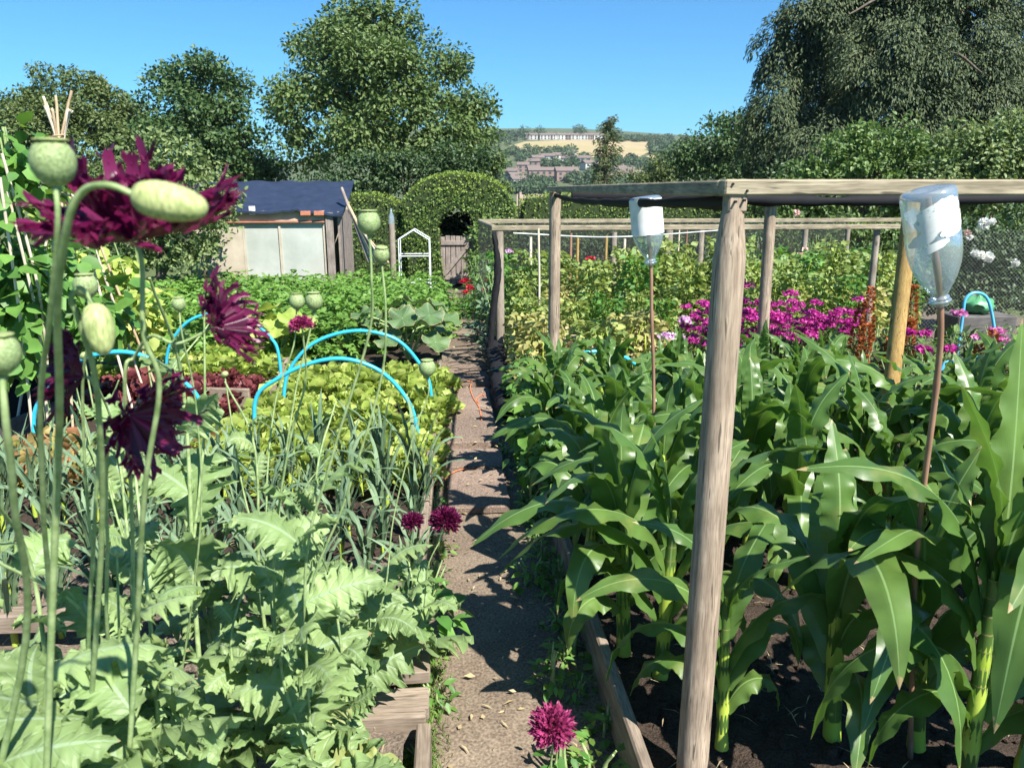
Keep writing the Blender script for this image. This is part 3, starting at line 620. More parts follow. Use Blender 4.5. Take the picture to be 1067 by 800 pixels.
def fringed(t, c, ax, Rr, mat='petal', npet=7, cup=.75, seed=0, nf=7, name='flower'):
    """fringed poppy flower: solid petal bases that split into long ragged fingers"""
    r = random.Random(seed); Mx = frame(ax); mb = MB(); c = A(c)
    def pt(rad, ang, lift): return c+Mx@A([rad*math.cos(ang), rad*math.sin(ang), lift])
    for p in range(npet):
        a0 = p*2*PI/npet+r.uniform(-.25, .25); aw = r.uniform(.85, 1.15); tilt = cup*r.uniform(.45, 1.3); rr = Rr*r.uniform(.85, 1.1)
        G = [[pt(rr*q*.66*math.cos(tilt*.8), a0+(u-.5)*aw*(1.1+.3*q), rr*q*.66*math.sin(tilt)*1.1+.10*rr*q*math.sin(u*15+p)) for u in np.linspace(0, 1, 12)] for q in np.linspace(.04, 1, 7)]
        mb.grid(G)
        for f in range(nf):
            u = (f+.5)/nf+r.uniform(-.03, .03); ln = rr*r.uniform(.18, .55); ang = a0+(u-.5)*aw*1.4
            w = rr*.66*aw*1.4/nf*.95; q0 = .62; e = r.uniform(-.5, .5); da = r.uniform(-.35, .35)
            ks = np.linspace(0, 1, 6); G = []
            for k in ks:
                rad = rr*q0*math.cos(tilt*.8)+ln*k*math.cos(tilt+e*k); z = rr*q0*math.sin(tilt)*1.1+ln*k*math.sin(tilt+e*k)+.1*rr*math.sin(u*15+p)
                an = ang+da*k*k; ww = w*(1-.35*k)*(1.0 if k < .95 else .35)
                G.append([pt(rad, an-ww/max(rad, .01)/1.6, z), pt(rad, an, z-w*.35), pt(rad, an+ww/max(rad, .01)/1.6, z)])
            mb.grid(G)
            for s_ in (-1, 1):   # side tips
                k0 = r.uniform(.35, .7); rad = rr*q0*math.cos(tilt*.8)+ln*k0*math.cos(tilt+e*k0); z = rr*q0*math.sin(tilt)*1.1+ln*k0*math.sin(tilt+e*k0)+.1*rr*math.sin(u*15+p)
                an = ang+da*k0*k0; tip = ln*.45
                mb.grid([[pt(rad-.1*w, an, z), pt(rad+w*.8, an, z)], [pt(rad+tip*.8*math.cos(tilt), an+s_*tip*.55/max(rad, .01), z+tip*.8*math.sin(tilt)), pt(rad+tip*math.cos(tilt)+w*.4, an+s_*tip*.45/max(rad, .01), z+tip*math.sin(tilt))]])
    o = mb.build(name, M[mat], t)
    return o
def pompom(t, c, ax, Rr, mat, n=420, name='flower', seed=0):
    Mx = frame(ax); d = rdir(n); d[:, 2] = np.where(d[:, 2] < -.35, -d[:, 2], d[:, 2]); k = rg.uniform(.55, 1.0, n)[:, None]
    p = (d*A([1, 1, .8])*Rr*k*.75)@Mx.T+A(c); dd = (d+rdir(n)*.5)@Mx.T
    mb = MB(); mb.scatter(p, dd, rdir(n), Rr*.42, Rr*.17, T_FRILL); mb.scatter(A(c)+(d*A([1, 1, .8])*Rr*.15)@Mx.T, d@Mx.T, rdir(n), Rr*.7, Rr*.10, T_DIA)
    return mb.build(name, M[mat], t)
def poppy(label, stems, leaves=6, seed=0, lz=(.15, .75), base=None, lm='poppy', lr=(.13, .23)):
    if leaves >= 3: leaves += 3
    """stems: list of (pixel waypoints with depth from the head down, kind, size, axis)"""
    r = random.Random(seed); b = A(base); t = thing('poppy_plant', label, 'poppy', tuple(b))
    sb = MB(); main = None
    for (pts, kind, size, ax, rad) in stems:
        w = [at(*p) for p in pts]; head = w[0]; w = w+[A([w[-1][0]*.45+b[0]*.55, w[-1][1]*.45+b[1]*.55, w[-1][2]*.4+b[2]*.6]), b]
        cv = crm(w, 7)-b; sb.tube(cv, [rad*.62, rad*.75, rad*.85, rad*1.1, rad*1.3], 9); main = cv if main is None else main
        hd = head-b; tng = cv[0]-cv[2]; tng = tng/np.linalg.norm(tng); ax = tng if ax is None else A(ax, float)
        if kind == 'pod': lathe_pod(t, hd+tng*size*1.15, ax, size)
        elif kind == 'bud': bud(t, hd+ax/np.linalg.norm(ax)*size*1.7, ax, size, size*3.7)
        elif kind == 'bloom': fringed(t, hd, ax, size, 'petal', 7, .75, seed)
        elif kind == 'bigbloom': fringed(t, hd, ax, size, 'petal', 8, .33, seed, 7); fringed(t, hd, ax, size*.86, 'petal', 7, .95, seed+1, 6)
        elif kind == 'wide': fringed(t, hd, ax, size, 'petal', 8, .55, seed, 7)
        elif kind == 'dark': fringed(t, hd, ax, size, 'petald', 8, .6, seed, 6)
        elif kind == 'pom': pompom(t, hd, ax, size, 'petal')
        elif kind == 'pinkpom': pompom(t, hd, ax, size, 'crimson')
    sb.build('stem', M['pstem'], t)
    if leaves:
        fb = MB()
        for i in range(leaves):
            k = i/max(1, leaves-1); z = (lz[0]+(lz[1]-lz[0])*k)
            j = np.argmin(abs(main[:, 2]-z)); L = (lr[1]-(lr[1]-lr[0])*k)*r.uniform(.8, 1.25)
            poppy_leaf(fb, main[j], i*2.4+r.uniform(-.5, .5), L, L*r.uniform(.5, .7), R(r.uniform(25, 60)), R(r.uniform(-45, 10)), seed*17+i)
        fb.build('foliage', M[lm], t)
    return t
B = SOILZ
poppy('tall poppy with the biggest purple fringed bloom, nearest the lens at upper left', [([(140, 252, .74), (148, 275, .74), (150, 350, .74), (166, 405, .76), (150, 520, .80), (140, 700, .9)], 'bigbloom', .088, (-.10, -.12, 1), .0032)], 7, 3, (.3, .85), (-.62, 1.0, B))
poppy('poppy with a fat round green seed pod at upper left, left of the big bloom', [([(58, 196, .62), (60, 235, .62), (52, 330, .66), (42, 420, .72), (45, 530, .8), (50, 700, .95)], 'pod', .0160, (0, 0, 1), .0030)], 6, 5, (.3, .85), (-.85, 1.1, B))
poppy('poppy with pale yellow green bud nodding sideways on a hooked stem over the big bloom', [([(140, 203, .52), (112, 193, .52), (86, 200, .53), (70, 235, .54), (60, 320, .58), (62, 420, .66), (58, 540, .74)], 'bud', .0125, (1, .1, -.22), .0032)], 5, 7, (.3, .8), (-.72, .95, B))
poppy('poppy with purple fringed bloom facing sideways in front of the rear blue hoops', [([(222, 341, .95), (185, 358, .95), (158, 350, .97), (140, 372, 1.0), (130, 400, 1.0), (138, 560, 1.1)], 'bloom', .062, (.75, -.15, .45), .0026)], 6, 9, (.3, .8), (-.70, 1.35, B))
poppy('poppy with two seed pods side by side in front of the cane bundle', [([(385, 246, 1.15), (387, 290, 1.15), (384, 350, 1.18), (345, 480, 1.22), (318, 600, 1.25)], 'pod', .0165, (0, 0, 1), .0026),
      ([(398, 276, 1.2), (402, 330, 1.2), (396, 400, 1.22), (360, 520, 1.25), (320, 640, 1.28)], 'pod', .0125, (.1, -.2, 1), .0024)], 9, 11, (.3, 1.0), (-.33, 1.42, B))
poppy('poppy with a fading tight crimson flower and pale pods above it, centre left', [([(314, 340, 1.35), (316, 352, 1.35), (318, 400, 1.38), (300, 470, 1.4), (285, 600, 1.45)], 'pinkpom', .022, None, .0024),
      ([(326, 324, 1.5), (322, 350, 1.5), (306, 420, 1.5), (290, 560, 1.5)], 'pod', .0165, (0, 0, 1), .0022), ([(309, 323, 1.55), (306, 360, 1.55), (285, 430, 1.55), (278, 560, 1.5)], 'pod', .0150, (0, .1, 1), .0022)], 8, 13, (.25, .92), (-.42, 1.6, B))
poppy('poppy with upright ribbed bud hanging from a bent stem, left of the wide hoop', [([(98, 318, .70), (84, 300, .70), (74, 312, .70), (84, 340, .71), (102, 420, .74), (104, 600, .85)], 'bud', .0125, (.12, -.1, -1), .0030)], 5, 15, (.3, .8), (-.80, 1.25, B))
poppy('poppy with a small plump bud just below the round pod, upper left', [([(92, 312, 1.0), (95, 340, 1.0), (86, 420, 1.05), (100, 600, 1.15)], 'pod', .0145, (0, 0, 1), .0024), ([(187, 325, 1.3), (190, 350, 1.3), (205, 430, 1.35), (208, 560, 1.4)], 'pod', .0110, (0, 0, 1), .0020)], 6, 17, (.25, .7), (-.75, 1.6, B))
poppy('poppy with a blurred seed pod cut by the left edge of the picture', [([(2, 392, .62), (6, 440, .62), (14, 520, .66), (22, 700, .8)], 'pod', .0150, (0, 0, 1), .0040)], 6, 19, (.3, .85), (-.98, 1.05, B))
poppy('poppy with dark wilting bloom drooping left below the round pod', [([(88, 392, .85), (96, 398, .85), (104, 430, .86), (98, 560, .9), (92, 700, 1.0)], 'dark', .050, (-.6, -.3, .35), .0028)], 6, 21, (.3, .75), (-.80, 1.4, B))
poppy('poppy with ragged purple bloom tilted down right above the leeks', [([(134, 432, .95), (126, 446, .95), (112, 470, .96), (112, 560, 1.0), (118, 700, 1.1)], 'wide', .070, (.9, -.3, -.30), .0028)], 6, 23, (.3, .75), (-.66, 1.55, B))
poppy('poppy with a pale round pod beside the end of the rear blue hoop', [([(446, 393, 1.85), (446, 412, 1.85), (432, 450, 1.85), (410, 540, 1.85), (400, 620, 1.85)], 'pod', .0200, (0, 0, 1), .0022)], 6, 25, (.15, .55), (-.36, 1.95, B))
poppy('poppy with two purple pompom flowers side by side at the path edge', [([(464, 543, 2.0), (460, 560, 2.0), (446, 590, 2.0), (440, 640, 2.05)], 'pom', .046, (.1, -.2, 1), .0022), ([(430, 544, 2.1), (428, 560, 2.1), (432, 600, 2.1)], 'pom', .034, (-.1, -.2, 1), .0022)], 5, 27, (.12, .4), (-.22, 2.15, B))
t = poppy('lone crimson pompom flower on pale stem over the path beside the plank', [([(575, 757, 1.45), (576, 775, 1.45), (574, 800, 1.45), (573, 860, 1.46)], 'pinkpom', .052, (0, -.4, 1), .0032)], 0, 29, base=(.33, 1.50, 0))
# leafy poppies that carry mostly foliage
def leafy_poppy(seed, h, lm='poppy', heads=1, nl=11, lr=(.10, .27)):
    r = random.Random(seed); t = thing('poppy_plant', 'x', 'poppy'); sb = MB(); fb = MB()
    cv = crm([[0, 0, 0], [r.uniform(-.03, .03), r.uniform(-.03, .03), h*.4], [r.uniform(-.06, .06), r.uniform(-.06, .06), h*.8], [r.uniform(-.1, .1), r.uniform(-.1, .1), h]], 8)
    sb.tube(cv, [.0065, .005, .0035, .0025], 8)
    for i in range(nl):
        k = i/(nl-1); z = h*(.06+.80*k); j = np.argmin(abs(cv[:, 2]-z)); L = (lr[1]-(lr[1]-lr[0])*k)*r.uniform(.8, 1.2)
        poppy_leaf(fb, cv[j], i*2.4+r.uniform(-.8, .8), L, L*r.uniform(.55, .88), R(r.uniform(25, 85)), R(r.uniform(-65, 50)), seed*13+i)
    for q in range(heads-1):
        a = r.random()*6.28; e = crm([cv[10], cv[10]+A([.05*math.cos(a), .05*math.sin(a), h*.2]), cv[10]+A([.08*math.cos(a), .08*math.sin(a), h*r.uniform(.4, .62)])], 8)
        sb.tube(e, [.0035, .002], 7)
        bud(t, e[-1]+A([0, 0, -.005]), (math.cos(a), math.sin(a), -.6), .009, .026)
    sb.build('stem', M['pstem'], t); fb.build('foliage', M[lm], t); return t
pl = [leafy_poppy(300+i, 1.0+.07*(i % 4), heads=1+(i % 2), nl=11, lr=(.09, .24)) for i in range(6)]
sp = []
for (x, y, s) in [q_ for q_ in [(-.72, 1.25, 1.0), (-.98, 1.5, 1.05), (-.50, 1.18, .95), (-1.25, 1.75, 1.05), (-.62, 1.65, 1.05), (-.34, 1.60, .85), (-.88, 1.95, 1.0), (-1.45, 2.05, 1.0),
                  (-.28, 1.30, .80), (-.55, 2.05, .95), (-1.15, 1.30, 1.0), (-.36, 1.92, .85), (-.78, 2.25, .95), (-.45, 1.45, .8), (-1.05, 2.3, .9), (-.42, 2.2, .75), (-.5, 1.0, .75), (-.27, 1.5, .7), (-.62, 1.1, .8)] if q_[0]/q_[1] > -.66]:
    sp.append((x, y, SOILZ, rnd.uniform(0, 6.28), s*rnd.uniform(.94, 1.05)))
place_all(pl, sp, 'grey green leafy poppy in the crowded clump at lower left', 'leafy poppies in the lower left bed')
y1 = leafy_poppy(350, .50, 'poppyy', 1, 9, (.12, .26)); y1.location = (-.30, 1.36, SOILZ); y1['label'] = 'yellowing poppy with crumpled pale leaves beside the plank corner at the bottom'
y2 = leafy_poppy(353, .42, 'poppyy', 1, 8, (.12, .22)); y2.location = (-.62, 1.42, SOILZ); y2['label'] = 'short yellowish poppy tuft low among the stems at the bottom edge'

# ------------------------------------------------------------ leeks
def leek(seed):
    r = random.Random(seed); t = thing('leek', 'x', 'leek'); fb = MB()
    sb = MB(); sb.tube([[0, 0, 0], [0, 0, .07], [0, 0, .14]], [.013, .012, .010], 8); sb.build('stem', M['stalk'], t)
    for i in range(8):
        L = r.uniform(.3, .5); corn_leaf(fb, A([0, 0, .06+.012*i]), i*2.4+r.uniform(-.4, .4), L, r.uniform(.022, .034), R(r.uniform(68, 86)), R(r.uniform(-40, 72)), 1.6, 0, seed*7+i)
    fb.build('foliage', M['leek'], t); return t
lk = [leek(i) for i in range(6)]; sp = []
for i in range(15):
    for j in range(6):
        x = -2.5+.165*i+rnd.uniform(-.04, .04); y = 2.52+.26*j+rnd.uniform(-.06, .06)
        sp.append((x, y, .06, rnd.uniform(0, 6.28), rnd.uniform(.72, 1.0)))
place_all(lk, sp, 'blue green leek in the thick rows of leeks behind the poppies', 'leeks in rows behind the poppies')
# ------------------------------------------------------------ lettuces
def lettuce(seed, mat, r_=.12, n=26):
    r = random.Random(seed); t = thing('lettuce', 'x', 'lettuce'); fb = MB()
    n = 120; q = rdir(n); q[:, 2] = np.abs(q[:, 2])*.9+.05; k = rg.uniform(.45, 1, (n, 1)); p = q*k*A([r_, r_, r_*.95])+A([0, 0, .01])
    d = q*A([1, 1, .6])+A([0, 0, .35])+rdir(n)*.45; L = r_*rg.uniform(.35, .6, n)
    fb.scatter(p, d, A([0, 0, 1.])+rdir(n)*.7-q*.3, L, L*1.25, T_FRILL)
    o = fb.build('foliage', M[mat], t); return t
def bed(mat, xs, ys, lab, grp, seed, z=.06, r_=.125, jit=.05, smin=.7, smax=1.25):
    pr = [lettuce(seed+i, mat, r_) for i in range(3)]
    sp = [(x+rnd.uniform(-jit, jit), y+rnd.uniform(-jit, jit), z, rnd.uniform(0, 6), rnd.uniform(smin, smax)) for y in ys for x in xs]
    place_all(pr, sp, lab, grp)
bed('lettuce', np.arange(-1.28, -.18, .26), np.arange(3.95, 6.35, .29), 'frilly yellow green lettuce in the block under the two blue hoops', 'yellow green lettuces under the hoops', 20)
bed('redlet', np.arange(-2.75, -1.45, .23), np.arange(5.35, 6.25, .25), 'low dark red lettuce in the bed behind the plank', 'dark red lettuces', 30, r_=.11)
bed('mixlet', np.arange(-2.95, -1.5, .2), np.arange(4.02, 4.5, .2), 'bronze and yellow frilly lettuce in front of the dark plank', 'bronze lettuces behind the leeks', 40, r_=.12)
bed('lettuce', np.arange(-2.9, -1.5, .27), np.arange(6.45, 7.1, .28), 'yellow green lettuce behind the dark red lettuces', 'yellow green lettuces at the back', 50, r_=.13)
bed('lettuce', np.arange(-1.45, -1.2, .2), np.arange(4.1, 4.9, .22), 'yellow green lettuce next to the bronze lettuces', 'yellow green lettuces beside the bronze ones', 60, r_=.13)

# ------------------------------------------------------------ potatoes
def potato(seed):
    t = thing('potato_plant', 'x', 'potato plant'); n = 110
    q = rdir(n); q[:, 2] = np.abs(q[:, 2]); q *= rg.random((n, 1))**.25; p = q*A([.34, .34, .50]); mb = MB()
    for k in range(n):   # compound leaf: five to seven leaflets along a stalk
        d = A([q[k, 0], q[k, 1], .15])+rg.normal(size=3)*.35; d /= np.linalg.norm(d); d[2] -= .2
        s = np.cross(d, A([0, 0, 1.])); s /= np.linalg.norm(s)+1e-9; L = rg.uniform(.10, .17)
        pos = []; dr = []
        for (a, b) in ((.2, 1), (.2, -1), (.5, 1), (.5, -1), (.8, 1), (.8, -1), (1, 0)):
            pos.append(p[k]+d*L*a*.8+A([0, 0, -.03*a*a])); dr.append(s*b+d*.5 if b else d)
        m_ = len(pos); mb.scatter(A(pos), A(dr), A([0, 0, 1.])+rdir(m_)*.8, rg.uniform(.04, .065, m_), rg.uniform(.032, .045, m_), T_LEAF)
    mb.build('foliage', M['potato'], t)
    return t
pp = [potato(i) for i in range(4)]; sp = []
for i in range(17):
    for j in range(11):
        y = 7.35+.52*j+rnd.uniform(-.1, .1); x = -.42-.44*i+rnd.uniform(-.1, .1)
        if y > 12.6 or x < -.66*y+.2: continue
        if x > -.95 and y < 8.2: continue
        if x > -.75 and y > 11.8: continue
        sp.append((x, y, gz(x, y)+.02, rnd.uniform(0, 6.28), rnd.uniform(.95, 1.2)))
place_all(pp, sp, 'bushy green potato plant in the big patch before the shed', 'potato plants in the patch before the shed')
def squash(seed, lab, loc, nl=9, mat='squash', R0=.42):
    r = random.Random(seed); t = thing('squash_plant', lab, 'squash', loc); sb = MB(); fb = MB()
    for i in range(nl):
        az = i*2.4+r.uniform(-.3, .3); rr = R0*r.uniform(.45, 1.0); h = r.uniform(.22, .5)
        e = A([rr*math.cos(az), rr*math.sin(az), h]); sb.tube(crm([[0, 0, .02], e*A([.4, .4, .75]), e], 5), [.009, .006], 7)
        sz = r.uniform(.11, .17); Mx = frame(A([math.cos(az)*.5, math.sin(az)*.5-.15, 1.])); G = []
        for q in np.linspace(0.02, 1, 7):
            row = []
            for an in np.linspace(0, 2*PI, 31):
                a2 = an-PI; k = sz*q*(1+.06*math.cos(5*a2)+.035*math.sin(17*a2))*(1-.35*math.exp(-((abs(a2)-PI)/.16)**2)*1)
                row.append(e+Mx@A([k*math.cos(a2), k*math.sin(a2), .18*sz*q*q*math.cos(5*a2)+.10*sz*q]))
            G.append(row)
        fb.grid(G, uvs=[[(an/2/PI*5 % 1, q) for an in np.linspace(0, 2*PI, 31)] for q in np.linspace(0, 1, 7)])
    sb.build('stem', M['pstem'], t); fb.build('foliage', M[mat], t)
squash(1, 'big leaved grey green squash plant sprawling to the edge of the far path slab', (-.42, 7.0, .02), 11)
squash(2, 'squash plant behind the first one, partly inside the potato patch', (-.55, 7.75, .02), 9)
squash(4, 'yellow leaved marrow plant between the hoops and the potatoes', (-1.6, 7.05, .02), 9, 'lettuce', .34)
# young potato/weed at the plank corner
w = bushy('volunteer_potato', 'young potato plant with round leaves leaning over the plank top by the path', 'potato plant', M['bean'], .15, .26, 60, .075, .62, T_LEAF, .3, 5)
g = gp(432, 648, .16); w.location = (g[0]+.02, g[1], .12)
for i, (px, py, nm, lb) in enumerate(((335, 640, 'weed', 'small leafy weed rooted behind the wide plank top'), (380, 735, 'weed', 'small weed sprouting in the gap of the plank corner'), (574, 700, 'weed', 'spindly weed at the foot of the corn plank edge, above the pompom flower'), (584, 790, 'weed', 'feathery weed beside the crimson pompom flower'))):
    g = gp(px, py, .08); w = bushy(nm, lb, 'weed', M['bean'] if i != 1 else M['lettuce'], .07, .16, 40, .045, .5, T_LEAF, .2, 4); w.location = (g[0], g[1], .03)

# ------------------------------------------------------------ blue hoops
def hoop(lab, pts, Y, rad, mat='blue', z0=.03):
    w = [at(px, py, yy) for px, py, yy in pts]; a, b = w[0], w[-1]; mid = (a+b)/2; mid[2] = 0
    lo = [A([a[0]-.01, a[1], z0-.05])]; hi = [A([b[0]+.01, b[1], z0-.05])]
    mb = MB(); mb.tube(crm(lo+w+hi, 8)-mid, rad, 10)
    tag(mb.build('cloche_hoop', M[mat], loc=mid), lab, 'hoop', 'blue pipe hoops over the salad beds')
hoop('nearest blue pipe hoop on the right, arching over yellow green lettuces', [(266, 418, 4.55), (290, 394, 4.55), (325, 378, 4.55), (360, 374, 4.55), (395, 386, 4.55), (420, 410, 4.55), (433, 438, 4.55)], 4.5, .0128)
hoop('taller blue pipe hoop just behind the nearest right hand one', [(296, 410, 5.25), (302, 385, 5.25), (322, 361, 5.25), (350, 348, 5.25), (382, 345, 5.25), (415, 355, 5.25), (438, 380, 5.25), (448, 402, 5.25)], 5.2, .0128)
hoop('wide blue pipe hoop on the left over the bronze lettuces', [(35, 438, 4.45), (48, 408, 4.45), (78, 378, 4.45), (115, 367, 4.45), (150, 371, 4.45), (185, 392, 4.45), (211, 424, 4.45)], 4.4, .0128)
hoop('small far blue pipe hoop above the dark red lettuces', [(174, 372, 6.1), (186, 345, 6.1), (206, 330, 6.1), (235, 327, 6.1), (262, 335, 6.1), (282, 352, 6.1), (290, 368, 6.1)], 6, .0128)

bed('lettuce', [-.13], np.arange(4.0, 6.4, .31), 'yellow green lettuce spilling over the thin plank beside the slabs', 'lettuces spilling over the plank', 80, z=.07, r_=.10, smin=.6)
pr = [bushy('weed', 'x', 'weed', M[m_], .075, .10, 46, .04, .5, T_LEAF, .2, 3) for m_ in ('bean', 'grass', 'potato')]
sp = [(x, y, 0, rnd.uniform(0, 6), rnd.uniform(.6, 1.3)) for x, y in [(.40+rnd.uniform(-.03, .04), 1.6+.19*k) for k in range(17)]+[(-.10+rnd.uniform(-.03, .02), 1.9+.26*k) for k in range(9)]+[(.30, 2.9), (.33, 3.5), (-.08, 4.4), (.30, 4.5)]]
place_all(pr, sp, 'little green weed sprouting along the plank at the edge of the path', 'weeds along the path edges')
# ------------------------------------------------------------ timber net frames
def pole(mb, top, bot, r0, r1, n=18, cham=True):
    top, bot = A(top, float), A(bot, float); k = np.linspace(0, 1, 16); pts = bot+(top-bot)*k[:, None]
    rr = list(r1+(r0-r1)*k*1.0)
    if cham: rr[-1] = r0*.62
    mb.tube(pts, rr, n)
nt = at(764, 214, 1.68); nx, ny = nt[0], 1.68
frame_t = thing('timber_net_frame', 'weathered timber net frame around the sweetcorn, with a thick round front post', 'net frame', (nx, ny, 0))
def part(name, mb, mat, par, org, smooth=True): return mb.build(name, M[mat], par, smooth, org=org)
O = A([nx, ny, 0])
mb = MB(); pole(mb, (nx, ny, nt[2]), (nx-.008, ny, -.1), .0350, .041, 22); part('post', mb, 'post', frame_t, O)
zt = at(764, 187, 1.68)[2]
mb = MB(); mb.box((nx+.003, ny, (nt[2]+zt-.034)/2-.005), (.042, .042, zt-.034-nt[2]+.02), bev=.004); part('post_block', mb, 'post', frame_t, O, False)
xr = at(1400, 190, 1.68)[0]
mb = MB(); mb.box(((nx-.03+xr)/2, ny-.004, zt-.017), (xr-nx+.03, .046, .034), bev=.004); part('front_rail', mb, 'railx', frame_t, O, False)
mb = MB(); pole(mb, (xr-.06, ny, zt-.036), (xr-.05, ny, -.1), .036, .040, 16, False); part('post', mb, 'post', frame_t, O)
fl = at(579, 200, 5.4); zf = at(579, 194, 5.4)[2]
d = A([fl[0], 5.4, zf])-A([nx-.02, ny+.03, zt]); 
mb = MB(); p0 = A([nx-.008, ny+.022, zt-.018]); p1 = A([fl[0]-.03, 5.47, zf-.02]); dd = p1-p0; L = np.linalg.norm(dd); yv = dd/L; xv = np.cross(yv, [0, 0, 1.]); xv /= np.linalg.norm(xv); zv = np.cross(xv, yv)
mb.box((p0+p1)/2, (.045, L, .034), np.stack([xv, yv, zv], 1), bev=.004); part('side_rail', mb, 'raily', frame_t, O, False)
mb = MB(); pole(mb, (fl[0], 5.42, zf-.04), (fl[0]+.005, 5.42, -.1), .040, .042, 14, False); part('post', mb, 'post', frame_t, O)
p2 = at(804, 202, 5.4); b2 = at(796, 352, 5.4)
mb = MB(); pole(mb, (p2[0], 5.4, zf-.04), (b2[0], 5.4, -.1), .040, .042, 14, False); part('post', mb, 'post', frame_t, O)
p3 = at(1100, 205, 5.4)
mb = MB(); mb.box(((fl[0]+p3[0])/2, 5.4, zf-.02), (p3[0]-fl[0], .05, .04), bev=.004); part('back_rail', mb, 'railx', frame_t, O, False)
for (x, z) in ((nx-.014, zt-.010), (nx+.018, zt-.024), (nx-.005, nt[2]+.008), (nx+.014, nt[2]-.001+.012)):
    mb = MB(); mb.tube([(x, ny-.031, z), (x, ny-.027, z), (x, ny-.019, z)], .0028, 8); part('nail', mb, 'black', frame_t, O)
# rolled black netting hanging under the rails
def netroll(lab, pts, r0, par=None):
    cv = crm(pts, 14); c0 = cv.mean(0).copy(); c0[2] = cv[:, 2].min(); an = np.linspace(0, 2*PI, 10, endpoint=False); G = []
    for i, p in enumerate(cv):
        t = cv[min(i+1, len(cv)-1)]-cv[max(i-1, 0)]; t /= np.linalg.norm(t); s = np.cross(t, [0, 0, 1.]); s /= np.linalg.norm(s)
        rr = r0*(1+.12*math.sin(i*1.7)+.15*math.sin(i*.61))
        G.append([p+s*rr*.75*math.cos(a)+A([0, 0, 1.])*rr*(1+.18*math.sin(a*3+i*.9))*math.sin(a) for a in an])
    mb = MB(); mb.grid(G, wrap=True); return tag(mb.build('rolled_netting', M['black'], loc=c0, org=c0), lab, 'netting')
netroll('black netting rolled up under the left side rail of the corn frame', [p0+A([.03, .05, -.030]), p0*.6+p1*.4+A([.03, 0, -.055]), p0*.25+p1*.75+A([.03, 0, -.06]), p1+A([.03, -.08, -.04])], .015)
netroll('black netting rolled along the rear rail of the corn frame', [(fl[0]+.1, 5.33, zf-.06), (1.6, 5.33, zf-.075), (2.6, 5.33, zf-.10), (p3[0], 5.33, zf-.085)], .035)
# ochre leaning post
ta, ba = at(950, 212, 3.5), at(921, 470, 3.3); dv = (ta-ba); fb_ = ba+dv*((0-ba[2])/dv[2])
mb = MB(); mb.tube([fb_-ta*0-dv*.02-fb_, (ta-fb_)*.5, ta-fb_], .036, 16); tag(mb.build('leaning_post', M['ochre'], loc=fb_), 'ochre yellow round post leaning behind the right hand plastic bottle', 'post')

# bottles on canes
def bottle(lab, px, ytop, ybot, w, Y, tilt, cane, clab, whole):
    t0, t1 = at(px, ytop, Y), at(px+tilt, ybot, Y); H = np.linalg.norm(t0-t1); r_ = w/2*(Y*1.0)/F/1.0*1.0
    ax = (t0-t1)/H; Mx = frame(ax)
    b = thing('plastic_bottle', lab, 'bottle', tuple(t1))
    pr = A([(.30, 0), (.30, .05), (.36, .055), (.36, .075), (.30, .08), (.33, .10), (.52, .17), (.74, .26), (.90, .36), (.98, .46), (1, .52), (1, .63), (.965, .65), (1, .67), (1, .95), (.95, .985), (.8, 1.0), (.4, .985), (.0, .96)])
    mb = MB(); mb.lathe(pr*A([r_, H]), (0, 0, 0), Mx, 32); mb.build('bottle_body', M['plastic'], b)
    cb = MB(); 
    if whole:
        q = np.linspace(.42, .93, 12)
        an = np.linspace(R(-200), R(130), 40); zlo = .46
        G = [[Mx@A([r_*1.008*math.cos(a), r_*1.008*math.sin(a), H*(zlo+(k)*(.965-zlo))]) for a in an] for k in np.linspace(0, 1, 10)]
        cb.grid(G)
    else:
        # torn leftover of a white label: ragged patches
        for (c_, zc, wa, hz) in ((-1.75, .80, .95, .13), (-1.1, .70, .62, .09), (-2.5, .62, .55, .07), (-2.1, .55, .5, .05), (1.4, .72, .6, .1)):
            N = 9; G = []
            for i in range(N):
                row = []
                for j in range(N):
                    u = (j/(N-1)-.5)*2; v = (i/(N-1)-.5)*2; s = 1-.25*noise.noise(Vector((u*2+c_*5, v*2, zc*9)))
                    uu = u*math.sqrt(1-v*v/2)*s; vv = v*math.sqrt(1-u*u/2)*s
                    a = c_+wa*uu+.25*vv; row.append(Mx@A([r_*1.008*math.cos(a), r_*1.008*math.sin(a), H*(zc+hz*vv+.02*uu)]))
                G.append(row)
            cb.grid(G)
    cb.build('label', M['paint'], b)
    rb = MB(); rb.lathe(A([(.33, .028), (.41, .03), (.42, .045), (.33, .05)])*A([r_, H]), (0, 0, 0), Mx, 20); rb.build('neck_ring', M['plastic'], b)
    pts = [at(*p) for p in cane]; g0 = pts[-1]; top = t1+ax*H*.93
    cv = crm([top, t1]+pts, 8); mb = MB(); rr = [.0065+.0014*(1 if i % 11 == 5 else 0) for i in range(len(cv))]
    mb.tube(cv-g0, rr, 9); tag(mb.build('garden_cane', M['canebr'], loc=g0), clab, 'cane')
g = gp(676, 560, .08)
bottle('upturned clear plastic bottle with white label under the left side rail', 672, 205, 276, 33, 2.75, 6, [(679, 330, 2.75), (681, 400, 2.78), (682, 560, 2.85)], 'brown cane holding up the white labelled bottle', True)
bottle('upturned clear plastic bottle with torn white patches under the front rail', 966, 197, 318, 55, 1.54, 14, [(976, 400, 1.56), (960, 530, 1.60), (952, 640, 1.66), (948, 820, 1.74)], 'brown cane holding up the bottle with torn label, front right', False)
